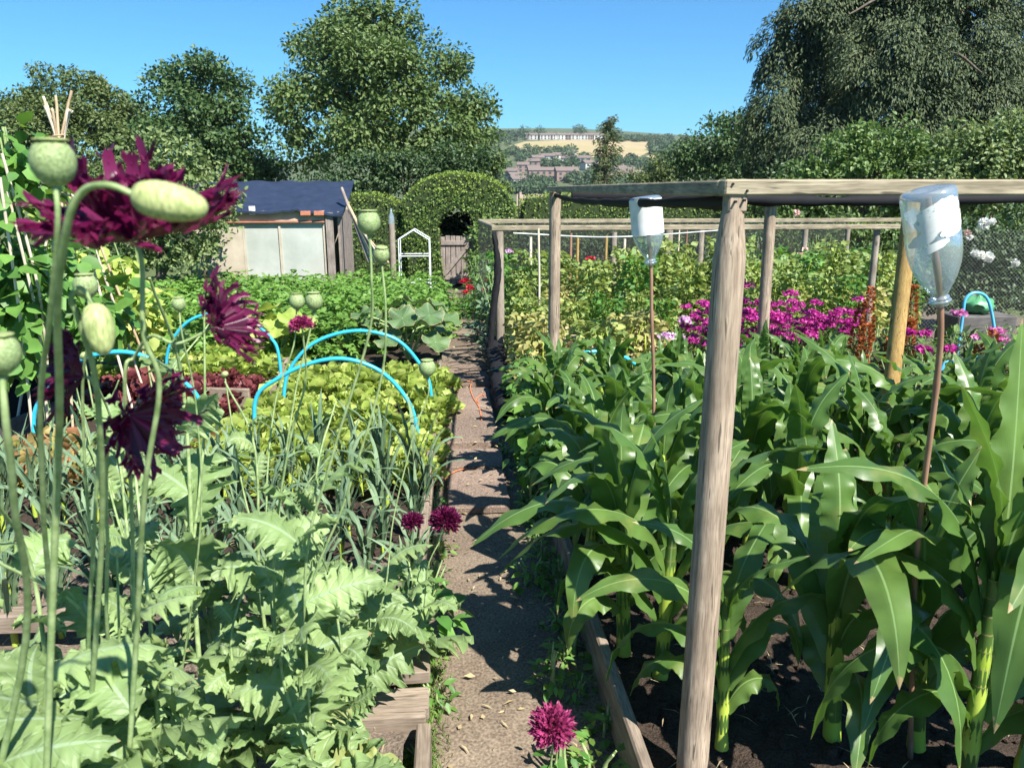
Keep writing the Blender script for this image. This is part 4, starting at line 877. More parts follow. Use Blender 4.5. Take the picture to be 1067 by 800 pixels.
# small bottle topped stake by the hedge
def cane(lab, pts, r_, mat='cane', name='garden_cane', group=None, cat='cane'):
    w = [at(*p) if len(p) == 3 else A(p[1:]) for p in pts]; g0 = w[-1]; mb = MB(); mb.tube(crm(w, 5)-g0, r_, 8)
    return tag(mb.build(name, M[mat], loc=g0), lab, cat, group)

# ------------------------------------------------------------ pea and flower garden frame behind
z2 = at(700, 237, 6.8)[2]; X0, X1 = at(512, 232, 6.8)[0], at(940, 232, 6.8)[0]
t2 = thing('timber_net_frame', 'low grey timber frame around the peas and flowers, behind the corn frame', 'net frame', (X0, 6.8, 0)); O2 = A([X0, 6.8, 0])
mb = MB(); mb.box(((X0+X1)/2, 6.8, z2), (X1-X0, .045, .042), bev=.004); part('front_rail', mb, 'railx', t2, O2, False)
zb = at(700, 230, 10.2)[2]
mb = MB(); mb.box(((X0+X1+2.6)/2, 10.2, zb), (X1-X0+2.6, .05, .05), bev=.004); part('back_rail', mb, 'railx', t2, O2, False)
mb = MB(); p0_, p1_ = A([X0+.03, 6.83, z2]), A([X0+.02, 10.2, zb]); mb.tube([p0_, (p0_+p1_)/2, p1_], .024, 6); part('side_rail', mb, 'raily', t2, O2)
for (px, y0_, Y, rr) in ((520, 236, 6.8, .038), (561, 240, 9.0, .018), (697, 236, 9.4, .055), (731, 236, 9.4, .040), (840, 232, 9.6, .035), (915, 232, 6.85, .03), (884, 236, 9.6, .03), (640, 240, 10.1, .04)):
    p = at(px, y0_, Y); z = min(p[2], (z2 if Y < 8 else zb))-.027
    mb = MB(); pole(mb, (p[0], Y, z), (p[0]+.01, Y, gz(0, Y)-.1), rr, rr*1.05, 12, False); part('post', mb, 'postg', t2, O2)
mb = MB(); q0, q1, q2 = at(535, 243, 6.9), at(640, 247, 6.95), at(765, 239, 6.9); mb.tube(crm([q0, q1, q2], 8), .006, 6); part('wire', mb, 'whitemetal', t2, O2)
# loose stakes
for k, (px, y0_, y1_, Y, mt, lb) in enumerate(((602, 248, 300, 8.6, 'ochre', 'short orange brown stake among the peas, left'), (595, 243, 300, 9.2, 'canebr', 'dark brown stake beside the short orange one'), (632, 246, 300, 9.4, 'ochre', 'short orange stake in the middle of the pea rows'), (651, 249, 300, 9, 'canewh', 'pale stake right of the middle orange one'), (553, 247, 300, 8.8, 'canewh', 'pale stake near the left end of the low frame'), (708, 238, 300, 9.7, 'canewh', 'thin pale cane left of the corn frame post'), (716, 240, 300, 9.8, 'canebr', 'thin brown cane next to the pale one'))):
    p = at(px, y0_, Y); mb = MB(); mb.tube([(0, 0, -.05), (0, 0, (p[2]-gz(0, Y))*.5), (0, 0, p[2]-gz(0, Y))], .017 if k < 5 else .011, 8)
    tag(mb.build('garden_stake', M[mt], loc=(p[0], Y, gz(0, Y))), lb, 'stake')
cane('bamboo cane with faded twine standing left in the pea bed', [(561, 238, 6.6), (562, 300, 6.6), (561, 400, 6.62)], .009, 'canewh')
# hanging net curtains of the low frame
def netsheet(lab, a, b, ztop, zbot, mat, name='netting', wav=.04, n=30):
    a, b = A(a, float), A(b, float); L = np.linalg.norm(b-a); G = []; U = []
    nrm = A([-(b-a)[1], (b-a)[0], 0])/L
    for i in range(9):
        v = i/8; row = []; ur = []
        for j in range(n+1):
            u = j/n; row.append(A([*(a+(b-a)*u)[:2], ztop+(zbot-ztop)*v])+nrm*wav*math.sin(u*L*5+v*2)*v); ur.append((u*L, v*(ztop-zbot)))
        G.append(row); U.append(ur)
    c0 = A([(a[0]+b[0])/2, (a[1]+b[1])/2, zbot]); mb = MB(); mb.grid(G, uvs=U); return tag(mb.build(name, mat, loc=c0, org=c0), lab, 'netting')
netsheet('fine black net hanging from the low frame behind the peas', (X0, 10.12, 0), (X1+1.2, 10.12, 0), zb-.02, -.1, M['net'])
ch0, ch1 = at(940, 240, 7.6), at(1100, 240, 7.6)
netsheet('wire mesh fence in front of the white rose bush', (ch0[0], 7.6, 0), (ch1[0], 7.6, 0), at(1000, 240, 7.6)[2], at(1000, 345, 7.6)[2], M['wire'], 'wire_fence', .0)
# black net heap along the left foot of the low frame
def netheap(lab, pts, r0, seed):
    cv = crm(pts, 12); c0 = cv.mean(0); c0[2] = 0; G = []
    for i, p in enumerate(cv):
        t = cv[min(i+1, len(cv)-1)]-cv[max(i-1, 0)]; t /= np.linalg.norm(t); s = np.cross(t, [0, 0, 1.]); s /= np.linalg.norm(s)+1e-9; u_ = np.cross(s, t)
        k = r0*(.6+.6*math.sin(PI*i/(len(cv)-1))**.5)
        G.append([p+s*k*math.cos(a)*(1+.35*noise.noise(Vector((i*.6, a*1.3, seed))))+u_*k*.8*math.sin(a)*(1+.5*noise.noise(Vector((i*.5, a*1.7, seed+5)))) for a in np.linspace(0, 2*PI, 16, endpoint=False)])
    mb = MB(); mb.grid(G, wrap=True); tag(mb.build('bundled_netting', M['black'], loc=c0, org=c0), lab, 'netting')
netheap('black netting bunched up at the foot of the post beside the far path slab', [(.36, 5.1, .08), (.37, 5.7, .12), (.37, 6.4, .16), (.34, 7.0, .25)], .075, 1)
netheap('black netting hanging in a twisted strip from the left end of the low frame', [(X0+.02, 6.76, z2-.03), (X0+.05, 6.74, .9), (X0+.0, 6.7, .5), (X0-.03, 6.66, .12)], .028, 3)
netheap('lump of black netting at the path edge among the bean leaves', [(.40, 4.2, .06), (.44, 4.45, .12), (.42, 4.8, .08)], .07, 7)
# peas
def pea(seed, mat, h=1.0, n=520, dry=0):
    t = thing('pea_plant', 'x', 'pea plant'); z = rg.random(n)**.9; rad = .22*(1-.35*z)*np.sqrt(rg.random(n)); a = rg.random(n)*6.28
    p = np.stack([rad*np.cos(a)+.05*np.sin(z*5), rad*np.sin(a), z*h+.03], 1); d = np.stack([np.cos(a), np.sin(a), rg.uniform(-.6, .5, n)], 1)+rdir(n)*.6
    nr = rdir(n)*.7+A([0, -.2, .7]); mb = MB(); L = rg.uniform(.045, .085, n); mb.scatter(p, d, nr, L, L*.75, T_LEAF); mb.build('foliage', M[mat], t)
    sb = MB()
    for k in range(4):
        a0 = rnd.random()*6.28; sb.tube(crm([[.03*math.cos(a0), .03*math.sin(a0), 0], [.08*math.cos(a0), .08*math.sin(a0), h*.5], [.05*math.cos(a0+1), .05*math.sin(a0+1), h*.95]], 5), .004, 5)
    sb.build('stem', M['stalk'], t); return t
pr = [pea(1, 'pea', 1.0), pea(2, 'pea', .9), pea(3, 'peay', .6, 300), pea(4, 'pea', 1.05), pea(5, 'bean', .95)]
sp = []
for j, y in enumerate(np.arange(6.6, 9.6, .5)):
    for x in np.arange(.65, 5.2, .36):
        if x > .56*y+.4: continue
        if y < 7.0 and x > 1.9: continue
        hs = rnd.uniform(.62, .80) if y < 7.3 else rnd.uniform(.78, 1.02)
        sp.append((x+rnd.uniform(-.1, .1), y+rnd.uniform(-.15, .15), gz(0, y), rnd.uniform(0, 6), hs))
rnd.shuffle(sp)
place_all(pr, sp, 'tangled yellow green pea plant inside the low grey frame', 'pea plants in the low frame')
# yellowed pea haulm in front
pr = [pea(11, 'peay', .55, 330), pea(12, 'strawleaf', .42, 260), pea(13, 'pea', .5, 260)]
sp = [(x+rnd.uniform(-.08, .08), y, 0, rnd.uniform(0, 6), rnd.uniform(.8, 1.1)) for y in (5.95, 6.3) for x in np.arange(.62, 2.2, .27)]
place_all(pr, sp, 'dry yellowed pea haulm along the front of the low frame', 'yellowed pea haulm')
# French beans at the left edge of the corn
pr = [bushy('bean_plant', 'x', 'bean plant', M['bean'], .20, .48, 150, .09, .8, T_LEAF, .5, 5) for i in range(2)]+[bushy('bean_plant', 'x', 'bean plant', M['potato'], .2, .45, 150, .10, .8, T_LEAF, .5, 5)]
sp = [(x, y, .1, rnd.uniform(0, 6), s) for x, y, s in ((.50, 3.7, .8), (.47, 4.1, .9), (.48, 4.5, .8), (.62, 4.9, 1.), (.50, 5.35, .8), (.9, 5.2, .9), (.55, 3.35, .7), (1.3, 5.15, .9), (1.7, 5.2, .9), (.52, 4.75, .7))]
place_all(pr, sp, 'dark leafy bean plant squeezed between the corn and the path', 'bean plants at the corn edge')

# ------------------------------------------------------------ flowers behind the corn
def phlox(seed, mat, h=.85, nh=7, lm='phloxl', fs=.06):
    t = bushy('phlox_plant', 'x', 'flower', M[lm], .26, h*.78, 230, .085, .42, T_LEAF, .3, 6)
    r = random.Random(seed)
    for k in range(nh):
        a = r.random()*6.28; rr = .24*math.sqrt(r.random()); c = A([rr*math.cos(a), rr*math.sin(a), h*r.uniform(.68, 1.12)]); n = 60
        d = rdir(n); d[:, 2] = abs(d[:, 2]); mb = MB(); mb.scatter(c+d*A([1, 1, .7])*fs*rg.uniform(.5, 1, (n, 1)), rdir(n)*A([1, 1, .3]), d, .030, .030, T_FRILL); mb.build('flower', M[mat], t)
    return t
ph = [phlox(i, 'pink', .9, 8, fs=.072) for i in range(3)]
sp = []
for (px, py, Y) in ((735, 352, 5.7), (752, 330, 6.1), (778, 338, 5.9), (800, 350, 5.7), (822, 338, 6.2), (845, 345, 5.9), (868, 350, 5.7), (890, 343, 6.1), (725, 330, 6.3), (790, 325, 5.7), (815, 330, 5.6), (838, 335, 5.6), (860, 338, 5.6), (740, 340, 5.5), (765, 345, 5.4), (882, 338, 5.7)):
    p = at(px, py, Y); sp.append((p[0], Y, 0, rnd.uniform(0, 6), max(.5, (p[2]+.17))))
place_all(ph, sp, 'magenta phlox clump in the crowded row behind the corn', 'magenta phlox behind the corn')
p = at(824, 306, 6.4); q = phlox(9, 'pink', 1.0, 2); q.location = (p[0], 6.4, 0); q.scale = (p[2]/1.0,)*3; q['label'] = 'tallest magenta phlox standing above the rest against yellow leaves'
p = at(712, 360, 5.3); q = phlox(10, 'lilac', .62, 3, fs=.05); q.location = (p[0], 5.3, 0); q['label'] = 'pale lilac and white flower just left of the thick round post'
for i, (px, py, Y, mt, lb) in enumerate(((1000, 345, 4.6, 'palepink', 'soft pink flower clump right of the bottle cane'), (965, 350, 4.8, 'pink', 'magenta flower clump between the ochre post and the bottle cane'), (1040, 370, 5.0, 'petal', 'dark leaved flower with maroon blooms at the right edge'))):
    p = at(px, py, Y); q = phlox(20+i, mt, p[2], 4, 'dahlial', .045); q.location = (p[0], Y, 0); q['label'] = lb
for i, (px, py, Y, mt, lb) in enumerate(((623, 270, 8.3, 'red', 'single red dahlia flower above the peas'), (497, 292, 10.5, 'red', 'red flowering plant beside the garden gate'), (487, 300, 11.5, 'red', 'small red flower at the foot of the gate'), (715, 262, 9.0, 'rust', 'small orange flower between the rear posts'), (545, 268, 8.6, 'lilac', 'small lilac flower at the left of the pea rows'), (833, 262, 9.2, 'blush', 'blush pink seed heads under the rear rail'))):
    p = at(px, py, Y); h = p[2]-gz(0, Y); q = phlox(40+i, mt, h, 5 if i in (1, 5) else 2, 'bean', .05 if i < 3 else .035); q.location = (p[0], Y, gz(0, Y)); q['label'] = lb
def amaranth(lab, px, py, Y, nsp=3):
    p = at(px, py, Y); h = p[2]; t = bushy('amaranth_plant', lab, 'amaranth', M['dahlial'], .2, h*.7, 150, .10, .5, T_LEAF, .4, 4); t.location = (p[0], Y, 0)
    for k in range(nsp):
        a = k*2.1; x, y = .06*math.cos(a)*k, .06*math.sin(a)*k; n = 260; z = rg.random(n); w = .035*(1-z)+.006; an = rg.random(n)*6.28
        hh = h*(1-.12*k); pz = hh*(.62+.38*z); pp_ = np.stack([x+w*np.cos(an), y+w*np.sin(an), pz], 1); mb = MB()
        mb.scatter(pp_, np.stack([np.cos(an), np.sin(an), .6+0*an], 1), rdir(n), .03, .016, T_DIA); mb.build('flower_spike', M['rust'], t)
amaranth('rust red amaranth spikes left of the ochre post', 908, 300, 4.9, 4); amaranth('rust red amaranth spike just right of the ochre post', 953, 298, 5.2, 3); amaranth('short rusty amaranth behind the tallest corn plant', 1035, 345, 4.2, 3)
pr = [bushy('flower_foliage', 'x', 'plant', M['dahlial' if i else 'shrub'], .28, .55, 200, .09, .5, T_LEAF, .3, 5) for i in range(2)]+[bushy('flower_foliage', 'x', 'plant', M['potato'], .28, .5, 200, .09, .5, T_LEAF, .3, 5)]
sp = [(x+rnd.uniform(-.1, .1), y, 0, rnd.uniform(0, 6), rnd.uniform(.8, 1.15)) for y in (4.5, 5.0, 5.6) for x in np.arange(2.5, 4.6, .33)]+[(x, 6.2, 0, 0, .9) for x in np.arange(2.3, 4.8, .4)]
place_all(pr, sp, 'bronze tinged leafy plant under the flowers at the right of the corn', 'leafy plants among the flowers')
def arc(lab, pts, rad, mat, z0=0.0):
    w = [at(*p) for p in pts]; c0 = (w[0]+w[-1])/2; c0[2] = 0; lo = w[0].copy(); hi = w[-1].copy(); lo[2] = hi[2] = z0
    mb = MB(); mb.tube(crm([lo]+w+[hi], 8)-c0, rad, 9); tag(mb.build('cloche_hoop', M[mat], loc=c0), lab, 'hoop')
arc('pale blue pipe hoop over the green bag near the wire fence', [(1003, 330, 6.6), (1006, 312, 6.6), (1016, 305, 6.6), (1028, 310, 6.6), (1034, 330, 6.6), (1036, 352, 6.6)], .014, 'bluel')
arc('blue pipe hoop half hidden behind the nearest rows of corn', [(560, 405, 4.95), (572, 384, 5.0), (600, 370, 5.05), (635, 366, 5.1), (660, 378, 5.1), (668, 390, 5.1)], .014, 'blue')
arc('low blue pipe hoop at the right edge among bronze leaves', [(980, 388, 4.3), (1000, 377, 4.3), (1035, 372, 4.3), (1066, 382, 4.3), (1085, 395, 4.3)], .012, 'bluel')
# green bag
p = at(1020, 312, 7.2); mb = MB(); G = []
for i, v in enumerate(np.linspace(0, PI, 12)):
    G.append([(.15*math.sin(v)*math.cos(a)*(1+.5*noise.noise(Vector((a*2, v*2, 1)))), .12*math.sin(v)*math.sin(a), .08-.08*math.cos(v)+.06*noise.noise(Vector((a*2, v*3, 4)))) for a in np.linspace(0, 2*PI, 20, endpoint=False)])
mb.grid(G, wrap=True); tag(mb.build('plastic_sack', M['green'], loc=(p[0], 7.2, p[2]-.14)), 'crumpled green plastic sack under the pale blue hoop', 'sack')
mb = MB(); mb.box((0, 0, 0), (.6, .35, p[2]-.14), bev=.01); tag(mb.build('compost_crate', M['boardd'], loc=(p[0], 7.2, (p[2]-.14)/2), smooth=False), 'dark wooden crate under the green plastic sack', 'crate')
# orange twine
def twine(lab, pts, z=.055):
    w = [gp(px, py, z) for px, py in pts]; c0 = w[0].copy(); mb = MB(); mb.tube(crm(w, 6)-c0, .0035, 6); tag(mb.build('garden_twine', M['orange'], loc=c0), lab, 'twine')
twine('orange twine looped down the right side of the long path slab', [(492, 396), (490, 404), (493, 414), (499, 424), (502, 438)])
twine('orange twine lying along the left side of the long path slab', [(490, 397), (478, 397), (466, 399), (463, 408), (467, 420), (464, 440), (460, 452)])
twine('short curl of orange twine beside the black netting', [(499, 420), (496, 416), (502, 411), (505, 413)])
twine('orange twine strands crossing the shaded slab', [(448, 508), (462, 500), (474, 491), (485, 488)], .05)
# grass tufts at the path edge and straw litter
n = 2600; px = rg.normal(-.12, .035, n); py = rg.uniform(1.5, 2.5, n); k = rg.random(n) < .8
p = np.stack([px, py, np.zeros(n)], 1); mb = MB(); mb.scatter(p, A([0, 0, 1.])+rdir(n)*.6, rdir(n), rg.uniform(.02, .055, n), .004, T_DIA)
tag(mb.build('grass', M['grass']), 'short grass tufts along the left edge of the path', 'grass', kind='stuff')
n = 900; p = np.stack([rg.uniform(-1.6, 3, n), rg.uniform(1.2, 3.4, n), np.full(n, SOILZ+.012)], 1); p = p[(p[:, 0] > .55) | (p[:, 0] < -.2)]
d = rdir(len(p)); d[:, 2] *= .15; mb = MB(); mb.scatter(p, d, A([0, 0, 1.])+rdir(len(p))*.2, rg.uniform(.03, .11, len(p)), .0035, T_DIA)
tag(mb.build('straw_litter', M['strawleaf']), 'scattered dry straw and stalks on the bare soil', 'straw', kind='stuff')

# leaf crumbs and pebbles trodden along the path
n = 420; p = np.stack([rg.uniform(-.1, .48, n), rg.uniform(1.2, 8, n)**1.0, np.full(n, .014)], 1); p[:, 2] += np.where((p[:, 1] > 3.6) & (p[:, 0] < .27), .04, 0)
d = rdir(n); d[:, 2] *= .2; mb = MB(); mb.scatter(p, d, A([0, 0, 1.])+rdir(n)*.5, rg.uniform(.012, .05, n), rg.uniform(.003, .018, n), T_DIA)
tag(mb.build('leaf_litter', M['strawleaf']), 'dry leaf crumbs trodden along the path', 'leaf litter', kind='stuff')
mb = MB()
for k in range(26):
    x, y = rnd.uniform(-.05, .3), rnd.uniform(6.1, 7.6); a = rnd.uniform(-.6, .6); L = rnd.uniform(.08, .25); e = A([L*math.cos(a), L*math.sin(a), .01]); q = A([x, y, .055]); mb.tube([q-e, q+A([0, .02, .015]), q+e], .005, 5)
tag(mb.build('twig_litter', M['bark']), 'broken twigs strewn over the farthest path slab', 'twigs', kind='stuff')
# ------------------------------------------------------------ runner bean wigwam, left edge
def clumps(mb, lobes, dens, leaf, wr, cr=.55, droop=.2, tm=T_DIA, vert=1.0, inner=.55, up=.35):
    """lobes: (centre, radii). leaves gathered in clumps spread over each lobe's outer volume"""
    for c, rr in lobes:
        c = A(c, float); rr = A(rr, float); area = 4*PI*(rr[0]*rr[2]+rr[0]*rr[1]+rr[1]*rr[2])/3
        nc = max(6, int(area/(cr*cr)*.62)); q = rdir(nc)*(inner+(1-inner)*rg.random((nc, 1))**.6)
        cc = c+q*rr; k = max(8, int(dens*4.2*cr*cr/(leaf*leaf*wr)))
        idx = np.repeat(np.arange(nc), k); N = len(idx); csz = cr*rg.uniform(.55, 1.2, nc)[idx][:, None]
        e = rdir(N)*rg.random((N, 1))**.38
        p = cc[idx]+e*csz*A([1, 1, .7*vert])
        d = e*A([1, 1, .6])+rdir(N)*.7; d[:, 2] -= droop
        nr = e*1.3+rdir(N)*.45+A([0, 0, up]); L = leaf*rg.uniform(.6, 1.3, N)
        mb.scatter(p, d, nr, L, L*wr, tm)
def tree(name, lab, cat, Y, pxlobes, mat, leaf, dens, cr, base, trunk_r, depthk=.8, wr=.65, group=None, droop=.2, limbs=7, tm=T_DIA, vert=1.0, seed=0, up=.35, inner=.55):
    """pxlobes: (px,py,rx_px,ry_px[,dy]) measured where the tree stands"""
    r = random.Random(seed); bx = base; t = thing(name, lab, cat, (bx, Y, gz(bx, Y)), 0, group); O = A([bx, Y, gz(bx, Y)]); lobes = []
    for l in pxlobes:
        dy = (l[4] if len(l) > 4 else 0); yy = Y+dy; c = at(l[0], l[1], yy); s = yy/F*.93
        lobes.append((c, (l[2]*s, min(l[2], l[3])*s*depthk, l[3]*s)))
    mb = MB(); clumps(mb, lobes, dens, leaf, wr, cr, droop, tm, vert, inner, up); mb.build('crown', M[mat], t, org=O, smooth=False)
    tb = MB(); cz = np.mean([l[0] for l in lobes], 0); top = max(l[0][2]+l[1][2]*.5 for l in lobes)
    trk = crm([[0, 0, -.1], [(cz[0]-bx)*.3, 0, (top-O[2])*.35], [(cz[0]-bx)*.8, 0, (top-O[2])*.85]], 7); tb.tube(trk, [trunk_r, trunk_r*.7, trunk_r*.3], 10)
    for i in range(limbs):
        l = lobes[i % len(lobes)]; s0 = trk[4+(i*2) % (len(trk)-6)]; e = (l[0]-O)+A([r.uniform(-.5, .5), r.uniform(-.5, .5), r.uniform(-.3, .6)])*l[1]
        tb.tube(crm([s0, (s0+e)/2+A([0, 0, .1*trunk_r*6]), e], 5), [trunk_r*.38, trunk_r*.1], 7)
    tb.build('trunk', M['bark'], t); return t
wx = at(70, 300, 5.4)[0]
tw = thing('cane_wigwam', 'tall wigwam of pale canes with twine, behind the big purple bloom', 'wigwam', (wx, 5.4, 0))
tp = at(62, 150, 5.4)
for k in range(8):
    a = k*PI/4+.2; b = A([wx+.55*math.cos(a), 5.4+.45*math.sin(a), -.05]); jit = A([rnd.uniform(-.05, .05), rnd.uniform(-.05, .05), 0]); e = A([tp[0], 5.4, tp[2]]); up2 = e+(e-b)*rnd.uniform(.10, .17)+jit
    mb = MB(); mb.tube(crm([b, e+jit*.4, up2], 6), .009, 7); mb.build('cane', M['canewh' if k % 2 else 'cane'], tw, org=(wx, 5.4, 0))
mb = MB(); an = np.linspace(0, 6*PI, 50); mb.tube(np.stack([tp[0]+.035*np.cos(an), 5.4+.035*np.sin(an), tp[2]-.02+.004*an], 1), .005, 6); mb.build('twine', M['cane'], tw, org=(wx, 5.4, 0))
def climber(lab, lobes, Y, mat, base, leaf=.12, dens=1.7, cr=.2):
    t = thing('runner_bean_plant', lab, 'bean plant', (base, Y, 0)); O = A([base, Y, 0]); L = []
    for px, py, rx, ry in lobes: s = Y/F; L.append((at(px, py, Y), (rx*s, rx*s*.8, ry*s)))
    mb = MB(); clumps(mb, L, dens, leaf, .8, cr, .5, T_LEAF, 1, .4, .5); mb.build('foliage', M[mat], t, org=O)
    sb = MB()
    for k in range(4):
        x = rnd.uniform(-.15, .15); zt_ = max(l[0][2]+l[1][2]*.7 for l in L); sb.tube(crm([[x, 0, 0], [x*.5+.05, .05, zt_*.5], [x, 0, zt_]], 6), .006, 6)
    sb.build('stem', M['pstem'], t)
climber('runner beans climbing at the very left edge, white sky gaps above', [(8, 180, 26, 60), (2, 240, 30, 60), (20, 300, 34, 50), (10, 350, 30, 40)], 4.6, 'bean', at(8, 300, 4.6)[0])
climber('runner beans with bright leaves around the foot of the wigwam', [(50, 290, 30, 40), (80, 315, 26, 26), (35, 340, 26, 34), (100, 330, 18, 18)], 5.2, 'bean', at(50, 300, 5.2)[0])
climber('yellow green bean leaves to the right of the wigwam', [(120, 300, 20, 28), (150, 330, 20, 18), (60, 240, 14, 30)], 6.2, 'lettuce', at(130, 300, 6.2)[0], .10)
# loose canes leaning at left edge
for k, (a, b) in enumerate((((2, 160, 4.4), (40, 300, 4.5)), ((8, 200, 4.4), (38, 330, 4.5)), ((0, 185, 4.3), (22, 340, 4.4)))):
    cane('bleached cane leaning among the runner beans at the left edge', [a, b, (b[0]+12, b[1]+110, b[2]+.05)], .008, 'canewh', group='bleached canes at the left edge')
mb = MB(); q = at(8, 360, 5.0); G = []
for v in np.linspace(0, 1, 10): G.append([(.42*(1-.12*v)*math.cos(a)*(1+.03*math.sin(9*a)), .42*(1-.12*v)*math.sin(a), v*.95) for a in np.linspace(0, 2*PI, 28, endpoint=False)])
G.append([(.1*math.cos(a), .1*math.sin(a), 1.0) for a in np.linspace(0, 2*PI, 28, endpoint=False)])
mb.grid(G, wrap=True); tag(mb.build('dark_form', M['black'], loc=(q[0]-.35, 5.6, 0)), 'dark tapered ribbed form behind the left edge beans', 'compost bin')  # plain dark tapered shape with a ribbed side, standing at the left edge

# ------------------------------------------------------------ shed
YS = 13.2; sl, sr = at(197, 240, YS)[0], at(352, 240, YS)[0]; s0 = gz(0, YS)
ze = at(250, 219, YS)[2]; zm = at(250, 231, YS)[2]; zr = at(250, 190, YS+1.6)[2]
sh = thing('garden_shed', 'low garden shed with sagging navy tarpaulin roof and cloudy panels', 'shed', (sl, YS, s0)); O = A([sl, YS, s0]); W_ = sr-sl
def sp_(name, mb, mat, smooth=False): return mb.build(name, M[mat], sh, smooth, org=O)
mb = MB(); mb.box((sl+.43, YS, (s0+zm)/2), (.86, .04, zm-s0)); sp_('front_panel', mb, 'ply')
mb = MB(); mb.box((sl+.88+(W_-1.12)/2, YS+.012, (s0+zm)/2), (W_-1.12, .03, zm-s0)); sp_('window_panel', mb, 'panel')
for x in (sl+.87, sr-.22, sl+1.45): mb = MB(); mb.box((x, YS-.012, (s0+zm)/2), (.035, .03, zm-s0)); sp_('batten', mb, 'ply')
mb = MB(); mb.box(((sl+sr)/2-.1, YS-.005, (zm+ze)/2), (W_-.2, .05, ze-zm-.02)); sp_('fascia_board', mb, 'ply')
mb = MB(); mb.box(((sl+sr)/2-.1, YS-.045, zm-.004), (W_-.2, .05, .022)); sp_('sill_strip', mb, 'brick')
mb = MB(); mb.box((sr-.12, YS-.06, (s0+ze)/2-.02), (.12, .03, ze-s0-.04)); sp_('corner_plank', mb, 'gatew')
mb = MB(); mb.box((sr+.02, YS+.8, (s0+ze)/2), (.035, 1.6, ze-s0-.05)); sp_('side_wall', mb, 'gatew')
mb = MB(); mb.box((sl-.02, YS+.8, (s0+ze)/2), (.035, 1.6, ze-s0-.05)); sp_('side_wall', mb, 'ply')
mb = MB(); mb.box(((sl+sr)/2, YS+1.6, (s0+zr)/2-.05), (W_, .035, zr-s0-.1)); sp_('back_wall', mb, 'ply')
G = []
for v in np.linspace(0, 1, 12):
    G.append([(sl-.25+(W_+.36)*u, YS-.12+1.75*v, ze+.02+(zr-ze)*v**1.0+.018*math.sin(u*11)*(1-v)-.02*math.sin(PI*v)-.07*u*(1-v)+.012*math.sin(u*31+v*9)+.05*max(0, math.sin(u*22-2))**6*(1-v)**3*(u > .6)) for u in np.linspace(0, 1, 50)])
G2 = [[(p[0], p[1], p[2]-.03) for p in r_] for r_ in G]
mb = MB(); mb.grid(G); mb.grid(G2); e = [[G[0][j], G2[0][j]] for j in range(50)]; mb.grid(e); e = [[G[i][49], G2[i][49]] for i in range(12)]; mb.grid(e); e = [[G[-1][j], G2[-1][j]] for j in range(50)]; mb.grid(e)
sp_('roof', mb, 'tarp', True)
for k, (px, lb) in enumerate(((318, 'left of two red bricks tucked under the tarpaulin edge of the shed'), (332, 'right of two red bricks tucked under the tarpaulin edge of the shed'))):
    p = at(px, 221, YS-.12); mb = MB(); mb.box((0, 0, 0), (.16, .09, .07), rz(.1), bev=.004); tag(mb.build('brick', M['brick'], loc=(p[0], YS-.10, ze-.05), smooth=False), lb, 'brick')
p = at(262, 219, YS-.1); mb = MB(); mb.box((0, 0, 0), (.10, .012, .14), bev=.003); mb.build('white_tag', M['paint'], sh, False, loc=(p[0]-sl, -.062, p[2]-s0-.01))
# ladder of boards leaning at the right of the shed
for k in range(6):
    a0, a1 = at(356+2*k, 196+6*k, YS+.3-.05*k), at(385+4*k, 274, YS-.5-.1*k)
    mb = MB(); d = a1-a0; mb.tube([a0-a1, (a0-a1)/2, 0*a0], .016 if k % 2 else .028, 6); tag(mb.build('leaning_pole', M[('gatew', 'canewh', 'cane')[k % 3]], loc=a1), 'weathered pole in the bundle leaning between shed and hedge', 'pole', 'poles leaning beside the shed')
# post with bottle
g = at(410, 275, 14.0); p = at(408, 233, 14.0); mb = MB(); zz = p[2]-gz(0, 14)
t = thing('capped_post', 'grey post capped with an upturned plastic bottle, left of the metal frame', 'post', (p[0], 14, gz(0, 14)))
mb.tube([(0, 0, 0), (0.0, 0, zz/2), (0, 0, zz)], .055, 10); mb.build('post', M['postg'], t)
mb = MB(); mb.lathe([(.05, zz-.08), (.055, zz+.05), (.05, zz+.12), (.02, zz+.2), (.015, zz+.26), (0, zz+.26)], (0, 0, 0), None, 16); mb.build('bottle_cap', M['plastic'], t)
p = at(410, 275, 14)
# white greenhouse frame
Y = 14.2; t = thing('greenhouse_frame', 'small bare white metal greenhouse frame with peaked top beside the hedge', 'metal frame', (at(431, 280, Y)[0], Y, gz(0, Y))); O = A([at(431, 280, Y)[0], Y, gz(0, Y)])
xa, xb, zt_, ze_, zs = at(415, 250, Y)[0], at(447, 250, Y)[0], at(431, 240, Y)[2], at(431, 250, Y)[2], at(431, 267, Y)[2]; xm = (xa+xb)/2
for dy in (0, .5):
    for a_, b_ in (((xa, ze_), (xm, zt_)), ((xm, zt_), (xb, ze_)), ((xa, ze_), (xa, O[2])), ((xb, ze_), (xb, O[2])), ((xa, zs), (xb, zs)), ((xa, O[2]+.25), (xb, O[2]+.25))):
        mb = MB(); mb.tube([(a_[0], Y+dy, a_[1]), ((a_[0]+b_[0])/2, Y+dy, (a_[1]+b_[1])/2), (b_[0], Y+dy, b_[1])], .011, 8); mb.build('tube', M['whitemetal'], t, org=O)
for x, z in ((xa, ze_), (xb, ze_), (xm, zt_), (xa, zs), (xb, zs)): mb = MB(); mb.tube([(x, Y, z), (x, Y+.25, z), (x, Y+.5, z)], .013, 8); mb.build('tube', M['whitemetal'], t, org=O)

